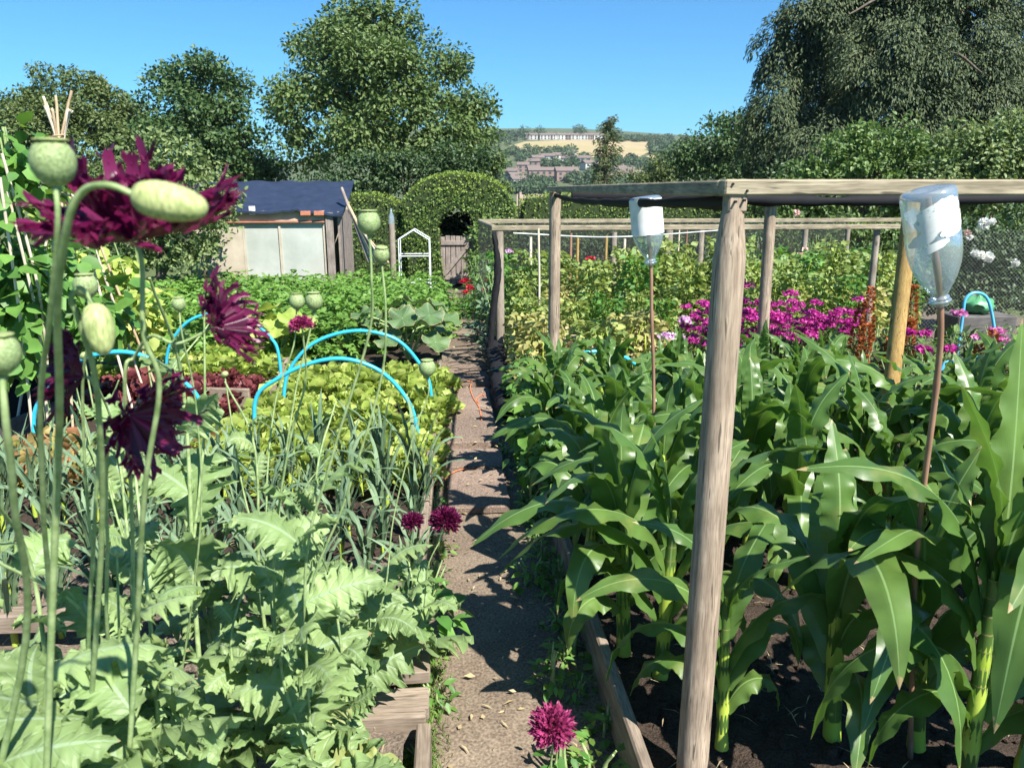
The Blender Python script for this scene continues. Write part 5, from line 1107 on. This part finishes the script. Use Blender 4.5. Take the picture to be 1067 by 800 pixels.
# ------------------------------------------------------------ hedges
from mathutils.geometry import tessellate_polygon
def hedge(name, lab, outline, Y, depth, n, leaf, mat, topmat=None, base=None, zt=None):
    """outline in XZ metres, extruded along y; leaves sit all over a dark inner body"""
    pts = [Vector((x, z, 0)) for x, z in outline]; tri = tessellate_polygon([pts]); mb = MB()
    f = A([(Y, 1), (Y+depth, -1)]); k = len(outline)
    for yy, s in f:
        mb.add([(x, yy, z) for x, z in outline], [list(q)[::int(s)] for q in tri])
    for i in range(k):
        a, b = outline[i], outline[(i+1) % k]; mb.add([(a[0], Y, a[1]), (b[0], Y, b[1]), (b[0], Y+depth, b[1]), (a[0], Y+depth, a[1])], [[0, 1, 2, 3]])
    x0 = sum(p[0] for p in outline)/k; O = A([x0, Y+depth/2, gz(x0, Y)]); t = thing(name, lab, 'hedge', tuple(O))
    core = MB(); core.v = [v*1.0 for v in mb.v]; core.uv = mb.uv; core.f4 = mb.f4; core.f3 = mb.f3; core.m4 = mb.m4; core.m3 = mb.m3; core.n = mb.n
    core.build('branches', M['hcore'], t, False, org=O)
    p, nr = mb.sample(n); c = A([x0, Y+depth/2, (outline[0][1])]); out = np.sign(np.sum((p-c)*nr, 1))[:, None]; out[out == 0] = 1
    fr = np.abs(nr[:, 1]) > .9; nr = nr*out; nr[fr] = A([0, -1., 0])*np.where(p[fr][:, 1:2] < Y+depth/2, 1, -1)
    lump = A([noise.noise(Vector(q*1.6)) for q in p])[:, None]
    p = p+nr*(rg.uniform(-.02, .07, (n, 1))+.07*lump); d = nr*.5+rdir(n)*.8; fb = MB(); L = leaf*rg.uniform(.6, 1.3, n)
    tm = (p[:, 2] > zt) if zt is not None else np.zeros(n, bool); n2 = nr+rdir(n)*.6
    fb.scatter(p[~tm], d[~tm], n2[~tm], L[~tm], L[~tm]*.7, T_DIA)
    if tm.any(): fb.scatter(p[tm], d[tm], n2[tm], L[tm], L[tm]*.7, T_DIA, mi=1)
    fb.build('foliage', [M[mat], M[topmat or mat]], t, False, org=O); return t
YH = 16.4
def hx(px, py, Y=YH): p = at(px, py, Y); return (p[0], p[2])
g0 = gz(0, YH)
ol = [(hx(418, 0)[0], g0), (hx(456, 0)[0], g0), hx(456, 236), hx(461, 224), (hx(475, 217)), hx(489, 223), hx(495, 236), (hx(495, 0)[0], g0), (hx(532, 0)[0], g0), hx(537, 226), hx(534, 212), hx(527, 200), hx(516, 191), hx(500, 185), hx(484, 182), hx(468, 182), hx(452, 185), hx(438, 191), hx(427, 201), hx(419, 214)]
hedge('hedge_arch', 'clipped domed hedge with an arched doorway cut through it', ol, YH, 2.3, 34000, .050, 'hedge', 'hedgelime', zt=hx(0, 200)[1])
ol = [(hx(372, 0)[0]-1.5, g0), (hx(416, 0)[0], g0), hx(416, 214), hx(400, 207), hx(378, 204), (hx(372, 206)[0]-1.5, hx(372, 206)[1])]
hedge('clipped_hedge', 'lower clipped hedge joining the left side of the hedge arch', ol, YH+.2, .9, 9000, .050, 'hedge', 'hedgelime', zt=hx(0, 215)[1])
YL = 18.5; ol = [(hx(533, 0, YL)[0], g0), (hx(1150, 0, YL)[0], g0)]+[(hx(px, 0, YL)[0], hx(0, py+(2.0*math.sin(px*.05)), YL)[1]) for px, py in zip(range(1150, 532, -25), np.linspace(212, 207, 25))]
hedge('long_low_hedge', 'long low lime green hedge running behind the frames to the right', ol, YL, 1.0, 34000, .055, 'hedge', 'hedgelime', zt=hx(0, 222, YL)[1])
# gate, then the added shrub that darkens the doorway
YG = YH+.25; xa, xb = at(459, 270, YG)[0], at(491, 270, YG)[0]; zt_ = at(475, 247, YG)[2]; zb_ = gz(0, YG)
gt = thing('garden_gate', 'weathered plank gate with diagonal brace inside the hedge arch', 'gate', ((xa+xb)/2, YG, zb_)); O = A([(xa+xb)/2, YG, zb_])
n = 6
for k in range(n):
    w = (xb-xa)/n; mb = MB(); mb.box((xa+w*(k+.5), YG, (zt_+zb_)/2+.03+.015*(k % 2)), (w-.012, .025, zt_-zb_-.05+.02*(k % 3)), bev=.003); mb.build('plank', M['gatew'], gt, False, org=O)
for z in (zt_-.12, zb_+.2): mb = MB(); mb.box(((xa+xb)/2, YG-.03, z), (xb-xa-.03, .03, .09), bev=.003); mb.build('rail', M['gatew'], gt, False, org=O)
L = math.hypot(xb-xa, zt_-zb_-.4); an = math.atan2(zt_-zb_-.4, xb-xa-.1); Ry = A([[math.cos(an), 0, -math.sin(an)], [0, 1, 0], [math.sin(an), 0, math.cos(an)]])
mb = MB(); mb.box(((xa+xb)/2, YG-.058, (zt_+zb_)/2+.04), (L-.1, .02, .08), Ry, bev=.003); mb.build('brace', M['gatew'], gt, False, org=O)
for x in (xa-.05, xb+.05): mb = MB(); mb.box((x, YG, (zt_+zb_)/2+.08), (.09, .09, zt_-zb_+.2), bev=.004); mb.build('gate_post', M['gatew'], gt, False, org=O)
# shrub added inside the hedge tunnel to fill the doorway with shade
tree('doorway_shade_shrub', 'shrub added inside the hedge arch to darken the doorway above the gate', 'shrub', 17.75, [(475, 244, 20, 28), (475, 265, 20, 28)], 'shrubd', .09, 2.6, .20, at(476, 240, 17.75)[0], .05, limbs=3)
# climber and plants along path edge beyond (Y 8..15)
pr = [bushy('border_plant', 'x', 'plant', M[m_], .30, .75, 260, .08, .6, T_LEAF, .3, 5) for m_ in ('leek', 'shrub', 'bean')]
sp = [(.48+.14*(k % 2), 8.2+.62*k, gz(0, 8.2+.62*k), rnd.uniform(0, 6), rnd.uniform(.85, 1.1)) for k in range(12)]+[(.42, 7.4, 0, 0, .6), (.40, 6.95, 0, 2, .45)]
place_all(pr, sp, 'leafy border plant along the far end of the path before the gate', 'border plants along the far path')
tree('climbing_shrub', 'scrambling shrub on the right side of the gate with red flowers below', 'shrub', 15.6, [(500, 262, 9, 28), (508, 240, 8, 12)], 'shrub', .08, 1.6, .22, at(502, 260, 15.6)[0], .03, limbs=2)

# ------------------------------------------------------------ trees
TG = 'trees behind the garden'
bt = [(330, 78, 40, 42), (300, 100, 16, 20), (385, 45, 52, 38, -1), (345, 40, 32, 24, 1), (430, 70, 48, 38), (462, 45, 0, 0)] 
bt = [(335, 70, 42, 34), (312, 100, 26, 30, -1), (375, 38, 40, 30), (345, 35, 26, 20, 1), (418, 42, 38, 28, 1), (450, 72, 34, 26), (470, 100, 30, 20, -.5), (392, 95, 62, 44, -2.5), (345, 125, 46, 32, -2), (440, 125, 52, 34, -2), (492, 112, 14, 9, -.5), (486, 146, 28, 22, -1),
      (385, 155, 70, 28, -3), (325, 158, 30, 22, -1), (460, 165, 50, 22, -2), (395, 15, 28, 10), (385, 72, 44, 36, -2.6), (375, 50, 34, 28, -1.5)]
tree('broadleaf_tree', 'biggest round leafy tree behind the shed, centre left', 'tree', 34, bt, 'tree1', .18, 1.25, .95, at(395, 190, 34)[0], .42, .7, limbs=16, seed=2, group=TG)
tree('broadleaf_tree', 'dark green dense tree left of the biggest tree', 'tree', 36, [(205, 100, 42, 34), (215, 85, 34, 24, -1), (232, 130, 38, 36, -1), (190, 135, 42, 36, -2), (250, 165, 32, 26, -1), (262, 180, 34, 22, -1), (205, 165, 60, 34, -2), (165, 120, 18, 28), (275, 178, 20, 14)], 'tree2', .19, 1.3, .8, at(215, 190, 36)[0], .3, .7, limbs=10, seed=3, group=TG)
tree('broadleaf_tree', 'lighter olive green round tree at the far left', 'tree', 38, [(72, 102, 50, 32), (40, 120, 34, 32), (105, 120, 34, 30), (72, 150, 70, 44, -1), (20, 150, 26, 40), (130, 145, 20, 24)], 'tree3', .17, 1.4, .7, at(70, 190, 38)[0], .3, .7, limbs=8, seed=4, group=TG)
tree('broadleaf_tree', 'slim dark tree tip in the gap between the two left trees', 'tree', 40, [(147, 130, 10, 24), (140, 160, 18, 26)], 'tree2', .17, 1.4, .5, at(145, 180, 40)[0], .15, .7, limbs=3, seed=5, group=TG)
tree('apple_tree', 'pale leaved apple tree between the wigwam and the shed', 'tree', 11.5, [(160, 165, 40, 30), (195, 190, 40, 32), (140, 205, 46, 34), (185, 235, 40, 30), (120, 240, 50, 34), (225, 215, 18, 18), (95, 190, 30, 34), (165, 262, 60, 18)], 'apple', .075, 1.1, .30, at(165, 260, 11.5)[0], .09, .7, limbs=9, seed=6, tm=T_LEAF)
tree('apple_tree', 'small leafy apple branch hanging over the left end of the shed front', 'tree', 12.7, [(226, 238, 22, 12), (205, 250, 14, 10)], 'apple', .07, 1.2, .2, at(208, 262, 12.7)[0], .04, .6, limbs=4, seed=7, tm=T_LEAF)
tree('shrub', 'dark leafy shrub between the biggest tree and the hedge arch', 'shrub', 22, [(430, 180, 36, 20), (385, 190, 36, 16), (500, 172, 22, 20), (350, 200, 26, 12), (470, 165, 30, 16), (375, 186, 22, 26), (395, 175, 22, 22)], 'shrubd', .11, 1.3, .5, at(430, 200, 22)[0], .12, .7, limbs=5, seed=8)
tree('broadleaf_tree', 'leafy tree shoulder at the right of the biggest tree, behind the hedge arch', 'tree', 44, [(500, 160, 30, 26), (515, 185, 16, 18), (478, 150, 20, 20)], 'tree1', .2, 1.3, .8, at(500, 190, 44)[0], .2, .7, limbs=4, seed=9, group=TG)
# right side
cy = []
r = random.Random(5)
for (px, py, rx, ry) in ((850, 20, 32, 30), (900, 5, 50, 34), (960, -10, 60, 40), (1020, 10, 40, 36), (835, 60, 24, 22), (870, 60, 40, 34), (930, 60, 60, 40), (1000, 60, 50, 36), (1040, 70, 30, 30), (822, 95, 22, 20), (860, 110, 42, 30), (930, 115, 60, 34), (1000, 110, 54, 34), (1050, 115, 30, 30), (812, 130, 24, 20), (812, 160, 26, 24), (860, 155, 50, 30), (930, 160, 60, 26), (1010, 150, 60, 30), (940, -50, 80, 40), (1060, 90, 20, 40), (805, 108, 12, 8), (806, 42, 10, 7)):
    cy.append((px, py, rx, ry, r.uniform(-1.2, .8)))
t = thing('cypress_tree', 'huge dark grey green cypress with drooping sprays filling the upper right', 'tree', (at(945, 190, 24)[0], 24, gz(0, 24)), 0, TG); O = A([at(945, 190, 24)[0], 24, gz(0, 24)])
mb = MB()
for l in cy:
    yy = 24+l[4]; c = at(l[0], l[1], yy); s = yy/F; rr = A([l[2]*s, l[2]*s*.7, l[3]*s]); nc = int(4*PI*rr[0]*rr[2]/.30); q = rdir(nc)*(.5+.5*rg.random((nc, 1))**.5)
    cc = c+q*rr; k = 190; idx = np.repeat(np.arange(nc), k); N = len(idx)
    tz = rg.random(N); an = rg.random(N)*6.28; oa = np.arctan2(q[:, 1], q[:, 0])[idx]+rg.normal(0, .5, N)
    out = np.stack([np.cos(oa), np.sin(oa), 0*oa], 1); ln = rg.uniform(.5, 1.1, nc)[idx]
    p = cc[idx]+out*(.75*np.sqrt(tz)*ln)[:, None]+A([0, 0, -1.])*(.70*tz**2.2*ln)[:, None]+rdir(N)*(.10+.12*(1-tz))[:, None]
    d = out*(.8-.5*tz)[:, None]+A([0, 0, -1.])*(.15+.8*tz)[:, None]+rdir(N)*.45
    mb.scatter(p, d, rdir(N)*.5+out*.7+A([0, 0, .8]), rg.uniform(.08, .19, N), .055, T_DIA)
mb.build('crown', M['conif'], t, False, org=O)
tb = MB(); tb.tube([(0, 0, 0), (.1, 0, 5), (0, 0, 11)], [.5, .35, .15], 12)
for k in range(26):
    a = rnd.random()*6.28; z = rnd.uniform(2, 9); L = rnd.uniform(2, 4.2); tb.tube(crm([(0, 0, z), (L*.5*math.cos(a), L*.5*math.sin(a), z+.5), (L*math.cos(a), L*math.sin(a), z-.2)], 5), [.09, .02], 6)
tb.build('trunk', M['bark'], t)
tree('broadleaf_tree', 'round dark green tree left of the huge cypress', 'tree', 42, [(748, 150, 34, 28), (768, 140, 26, 20), (725, 165, 22, 26), (780, 160, 26, 34), (750, 178, 44, 24), (800, 150, 12, 24)], 'tree2', .22, 1.3, .95, at(755, 195, 42)[0], .3, .7, limbs=8, seed=12, group=TG)
tree('broadleaf_tree', 'smaller yellowish green soft tree left of the round dark tree', 'tree', 46, [(685, 178, 20, 16), (672, 188, 16, 12), (700, 185, 14, 14), (690, 168, 12, 8)], 'tree3', .16, 1.4, .5, at(685, 195, 46)[0], .15, .7, limbs=3, seed=13, group=TG)
for i, (px, py, rx, ry) in enumerate(((1090, 30, 26, 34), )):
    tree('pine_tree', 'blue green pine branches at the right edge behind the cypress', 'tree', 30, [(1075, 20, 16, 14), (1070, 60, 16, 12), (1085, 95, 16, 30)], 'conif', .22, .8, .5, at(1120, 190, 30)[0], .3, .7, wr=.18, limbs=6, seed=14, group=TG)
# slim conifer in the middle
t = thing('slim_conifer', 'slim ragged conifer standing alone in the gap before the hillside', 'tree', (at(628, 200, 30)[0], 30, gz(0, 30)), 0, TG); O = A([at(628, 200, 30)[0], 30, gz(0, 30)])
mb = MB(); tb = MB(); top = at(634, 122, 30); bs = at(629, 215, 30); tb.tube(crm([O-O, (bs-O), (top+bs)/2-O, top-O], 6), [.12, .09, .05, .015], 8)
for k in range(46):
    f = (k+.5)/46; c = top+(bs-top)*f; a = k*2.4+rnd.uniform(-.4, .4); L = (.15+.62*f)*rnd.uniform(.55, 1.25)+.12; e = c+A([math.cos(a)*L, math.sin(a)*L, -.10*L+rnd.uniform(-.1, .15)])
    tb.tube([c-O, (c+e)/2-O+A([0, 0, .04]), e-O], [.018, .005], 5); n = 95
    tt = rg.random(n); p = c+(e-c)*(tt[:, None])+rdir(n)*.10+A([0, 0, -1.])*(rg.random(n)*.16)[:, None]; mb.scatter(p, (e-c)/L+rdir(n)*.6+A([0, 0, -.5]), rdir(n), rg.uniform(.08, .17, n), .04, T_DIA)
mb.build('crown', M['conif2'], t, False, org=O); tb.build('trunk', M['bark'], t)
# tall shrubs at right in front of the cypress
tree('shrub', 'bright mixed green shrub mass under the cypress, behind the front rail', 'shrub', 13.5, [(880, 165, 44, 30), (850, 195, 40, 24), (920, 150, 34, 26), (905, 190, 50, 30), (965, 165, 44, 32), (830, 215, 50, 22), (950, 205, 50, 26)], 'shrub', .085, 1.2, .30, at(900, 215, 13.5)[0], .08, .8, limbs=8, seed=15, tm=T_LEAF)
tree('shrub', 'greyer pear like shrub at the right edge under the cypress', 'shrub', 12.5, [(1010, 160, 40, 30), (1050, 150, 34, 34), (1000, 195, 46, 30), (1055, 195, 40, 36), (1085, 170, 30, 40)], 'apple', .08, 1.2, .30, at(1030, 215, 12.5)[0], .08, .8, limbs=8, seed=16, tm=T_LEAF)
tree('shrub', 'dark low shrub left of the bright shrub mass', 'shrub', 15.5, [(800, 200, 30, 20), (760, 205, 26, 14), (820, 185, 22, 14)], 'shrubd', .09, 1.3, .3, at(800, 215, 15.5)[0], .06, .8, limbs=4, seed=17)
rs = tree('rose_bush', 'dark leaved rose bush with white blooms behind the wire fence', 'rose bush', 8.6, [(1010, 262, 40, 44), (1055, 255, 30, 46), (985, 300, 30, 30), (1040, 300, 46, 34), (1080, 280, 30, 50)], 'shrubd', .055, 1.3, .24, at(1030, 330, 8.6)[0], .04, .6, limbs=8, seed=18, tm=T_LEAF)
O = A(rs.location)
def rose(px, py, Y, r_, mat='white'):
    c = at(px, py, Y); n = 44; d = rdir(n); mb = MB(); mb.scatter(c+d*r_*.45, d+rdir(n)*.5, rdir(n), r_*1.0, r_*1.0, T_FRILL); mb.build('flower', M[mat], rs, org=O)
for px, py, r_ in ((1022, 266, .040), (1030, 268, .045), (1016, 264, .035), (1026, 233, .05), (1034, 231, .03), (1010, 247, .03), (1058, 274, .035), (997, 247, .03)): rose(px, py, 7.95, r_)
rose(1008, 243, 7.9, .03, 'blush'); rose(830, 222, 7.9, .03, 'blush')
# dark hedge mass behind right part of the low frame, and between
tree('shrub', 'dark shrub row behind the rear rail on the right', 'shrub', 12.2, [(800, 245, 30, 16), (860, 240, 40, 18), (920, 245, 40, 22), (970, 240, 30, 26)], 'shrub', .07, 1.2, .25, at(880, 260, 12.2)[0], .05, .7, limbs=5, seed=19, tm=T_LEAF)
tree('shrub', 'low dark shrub row behind the pea rows', 'shrub', 12.4, [(560, 262, 26, 14), (610, 262, 34, 14), (670, 260, 34, 14), (730, 258, 34, 14)], 'shrubd', .07, 1.3, .25, at(640, 275, 12.4)[0], .05, .7, limbs=5, seed=20, tm=T_LEAF)
# tall flower stems right behind the pea rows (greyish)
pr = [bushy('tall_flower_plant', 'x', 'plant', M[m_], .26, 1.15, 330, .10, .22, T_LEAF, -.4, 6) for m_ in ('leek', 'shrub')]
sp = [(x, 9.85+.1*(k % 2), gz(0, 9.9), k, .9+.15*(k % 3)/2) for k, x in enumerate(np.arange(3.2, 6.0, .34))]
place_all(pr, sp, 'tall narrow leaved plant standing against the rear rail', 'tall narrow leaved plants at the rear rail')

# ------------------------------------------------------------ plank fence far behind
YF = 36; fa, fb2 = at(540, 212, YF), at(608, 212, YF)
ft = thing('plank_fence', 'pale brown plank fence in the distance right of the hedge arch', 'fence', (fa[0], YF, gz(0, YF))); O = A([fa[0], YF, gz(0, YF)])
mb = MB(); w = .16; zt_ = at(0, 203, YF)[2]
x = fa[0]; mbp = MB()
while x < fb2[0]:
    mb.box((x, YF, (gz(0, YF)+zt_)/2+.02*math.sin(x*7)), (w*.86, .02, zt_-gz(0, YF))); x += w
mb.build('planks', M['fencew'], ft, False, org=O)
for k in range(3): p = MB(); p.box((fa[0]+.1+k*1.4, YF-.06, (gz(0, YF)+zt_)/2+.05), (.1, .08, zt_-gz(0, YF)+.1)); p.build('fence_post', M['paint' if k == 2 else 'fencew'], ft, False, org=O)

# ------------------------------------------------------------ hillside woods and houses
def wood_patch(name, lab, rects, size=(2.6, 4.6), leaf=1.1, cover=.9):
    mb = MB(); out = []
    for (x0, y0, x1, y1, n) in rects:
        for k in range(n):
            p = hit(rnd.uniform(x0, x1), rnd.uniform(y0, y1))
            if p is None: continue
            s = rnd.uniform(*size); m_ = 90; d = rdir(m_); q = p+A([0, 0, s*.7])+d*A([1, 1, .85])*s*.62*rg.uniform(.75, 1.05, (m_, 1))
            mb.scatter(q, rdir(m_), d+rdir(m_)*.4, leaf*1.5*rg.uniform(.6, 1.3, m_), leaf, T_DIA)
    return tag(mb.build(name, M['far'], smooth=False), lab, 'woodland', kind='stuff')
wood_patch('hillside_wood', 'belt of dark green woodland across the far hillside and its crest', [(480, 140, 530, 205, 130), (530, 158, 600, 167, 46), (535, 192, 575, 204, 40), (560, 172, 602, 177, 24), (585, 185, 600, 192, 9), (500, 142, 542, 148, 26), (640, 146.5, 690, 149.2, 40), (676, 150, 730, 166, 70), (690, 145, 800, 156, 90), (640, 145.5, 700, 148, 40), (250, 150, 300, 190, 60), (500, 141, 545, 144, 30), (640, 168, 700, 192, 80), (600, 188, 660, 200, 26), (602, 166, 655, 176, 18), (720, 160, 830, 190, 60), (540, 166, 556, 178, 12), (612, 176, 640, 190, 18)])
def house(proto, px, py, w, d, h, a, wall, lab, grp, chim=True):
    p = hit(px, py)
    if p is None: return
    t = thing('house' if w < 14 else 'terraced_houses', lab, 'house' if w < 14 else 'terrace', tuple(p), a, grp)
    mb = MB(); w, d, h = w*.8, d*.8, h*.8; mb.box((0, 0, h/2), (w, d, h)); mb.build('wall', M[wall], t, False)
    mb = MB(); rh = h*.42; e = .4; v = [(-w/2-e, -d/2-e, h), (w/2+e, -d/2-e, h), (w/2+e, d/2+e, h), (-w/2-e, d/2+e, h), (-w/2-e, 0, h+rh), (w/2+e, 0, h+rh)]
    mb.add(v, [[0, 1, 5, 4], [2, 3, 4, 5]]); mb.f3.append(A([[0, 4, 3], [1, 2, 5]])); mb.m3.append(A([0, 0])); rf = mb.build('roof', M['roof'], t, False)
    if chim: cb = MB(); cb.box((w*.3, 0, h+rh), (.9, .9, 1.6)); cb.build('chimney', M['brickf'], rf, False)
    nw = max(2, int(w/3)); 
    for zz in (h*.28, h*.72):
        for k in range(nw):
            wb = MB(); wb.box(((k+.5)/nw*w-w/2, -d/2-.03, zz), (1.3, .08, 1.2)); wb.build('window', M['glass'], t, False)
HG = 'houses on the far hillside'
house(0, 572, 187, 28, 8, 5.6, .05, 'brickf', 'long red brick terrace lower on the far hillside', HG)
house(0, 590, 189, 14.5, 8, 6.5, .1, 'brickf', 'brick block at the right end of the long terrace', HG)
house(0, 600, 172, 22, 8, 5, -.1, 'render', 'pale terrace high on the slope under the golden field', HG)
for i, (px, py, w, wl) in enumerate(((572, 170, 10, 'render'), (583, 169, 9, 'render'), (556, 176, 9, 'brickf'), (560, 172, 9, 'render'), (556, 184, 8, 'render'), (533, 187, 9, 'render'), (536, 192, 8, 'render'), (540, 196, 10, 'render'), (545, 180, 8, 'brickf'), (625, 180, 9, 'brickf'), (645, 184, 9, 'render'), (654, 186, 9, 'render'), (650, 190, 9, 'render'), (662, 189, 8, 'brickf'), (612, 178, 8, 'render'), (640, 192, 8, 'render'), (594, 166, 8, 'render'))):
    house(0, px, py, w, 8, 5.2, rnd.uniform(-.4, .4), wl, 'small pale house scattered below the golden field' if wl == 'render' else 'small brick house scattered below the golden field', 'pale houses below the golden field' if wl == 'render' else 'brick houses below the golden field')
for i, px in enumerate((550, 556, 568, 573, 579, 585, 592, 599, 607, 614, 622, 629)):
    house(0, px, 146.0, 6.5+2.5*(i % 3), 7, 5.0, rnd.uniform(-.2, .2), 'render' if i % 3 else 'brickf', 'house in the row along the crest above the golden field', 'houses on the crest')
wood_patch('crest_trees', 'dark trees breaking the skyline around the crest houses', [(543, 143, 549, 147, 5), (560, 143.5, 564, 146.5, 5), (603, 142.5, 607, 146, 5), (601, 140, 606, 144, 5), (636, 144, 645, 147.5, 6), (588, 164, 594, 172, 4)], (6, 9))
# ------------------------------------------------------------ light, air, camera
sc = bpy.context.scene
SUN_EL = R(50); sun_vec = Vector((.56, -.83, 0)).normalized()*math.cos(SUN_EL)+Vector((0, 0, math.sin(SUN_EL)))
w = bpy.data.worlds.new('World'); sc.world = w; w.use_nodes = True; ns = w.node_tree.nodes; ls = w.node_tree.links
bg = ns.get('Background') or ns.new('ShaderNodeBackground'); sky = ns.new('ShaderNodeTexSky'); sky.sky_type = 'NISHITA'; sky.sun_disc = False
sky.sun_elevation = SUN_EL; sky.sun_rotation = math.atan2(sun_vec.x, sun_vec.y); sky.air_density = 1.0; sky.dust_density = .25; sky.ozone_density = 2.5; sky.altitude = 50
tint = ns.new('ShaderNodeMix'); tint.data_type = 'RGBA'; tint.blend_type = 'MULTIPLY'; tint.inputs[0].default_value = 1; tint.inputs[7].default_value = (.36, .88, 1.22, 1); ls.new(sky.outputs[0], tint.inputs[6]); ls.new(tint.outputs[2], bg.inputs[0]); bg.inputs[1].default_value = .055
sl_ = bpy.data.lights.new('sun', 'SUN'); sl_.energy = 4.6; sl_.angle = R(.53); sl_.color = (1, .955, .88); so = bpy.data.objects.new('sun', sl_); C.objects.link(so)
so.rotation_euler = (-sun_vec).to_track_quat('-Z', 'Y').to_euler(); so.location = (5, -8, 12)
cam = bpy.data.cameras.new('camera'); co = bpy.data.objects.new('camera', cam); C.objects.link(co); sc.camera = co
co.location = (0, 0, CAMZ); Mm = Matrix(((rgt[0], upv[0], -fwd[0]), (rgt[1], upv[1], -fwd[1]), (rgt[2], upv[2], -fwd[2]))); co.rotation_euler = Mm.to_euler()
cam.sensor_width = 36; cam.lens = 36*F/1067; cam.clip_start = .02; cam.clip_end = 6000
cam.dof.use_dof = True; cam.dof.focus_distance = 4.0; cam.dof.aperture_fstop = 9.5
sc.view_settings.view_transform = 'Standard'; sc.view_settings.look = 'None'; sc.view_settings.exposure = 1.35; sc.view_settings.gamma = 1
sc.cycles.transparent_max_bounces = 24; sc.cycles.max_bounces = 7; sc.cycles.use_denoising = True

mb = MB(); mb.box((100, 1485, 50), (2010, 3040, 134)); m, ns, ls = newmat('pale_air'); v = ns.new('ShaderNodeVolumePrincipled'); v.inputs['Density'].default_value = .00016; v.inputs['Color'].default_value = (.82, .90, 1, 1); v.inputs['Anisotropy'].default_value = .2
out = ns.new('ShaderNodeOutputMaterial'); ls.new(v.outputs[0], out.inputs['Volume']); tag(mb.build('haze', m, smooth=False), 'thin pale summer haze over the far hillside', 'haze', kind='stuff')
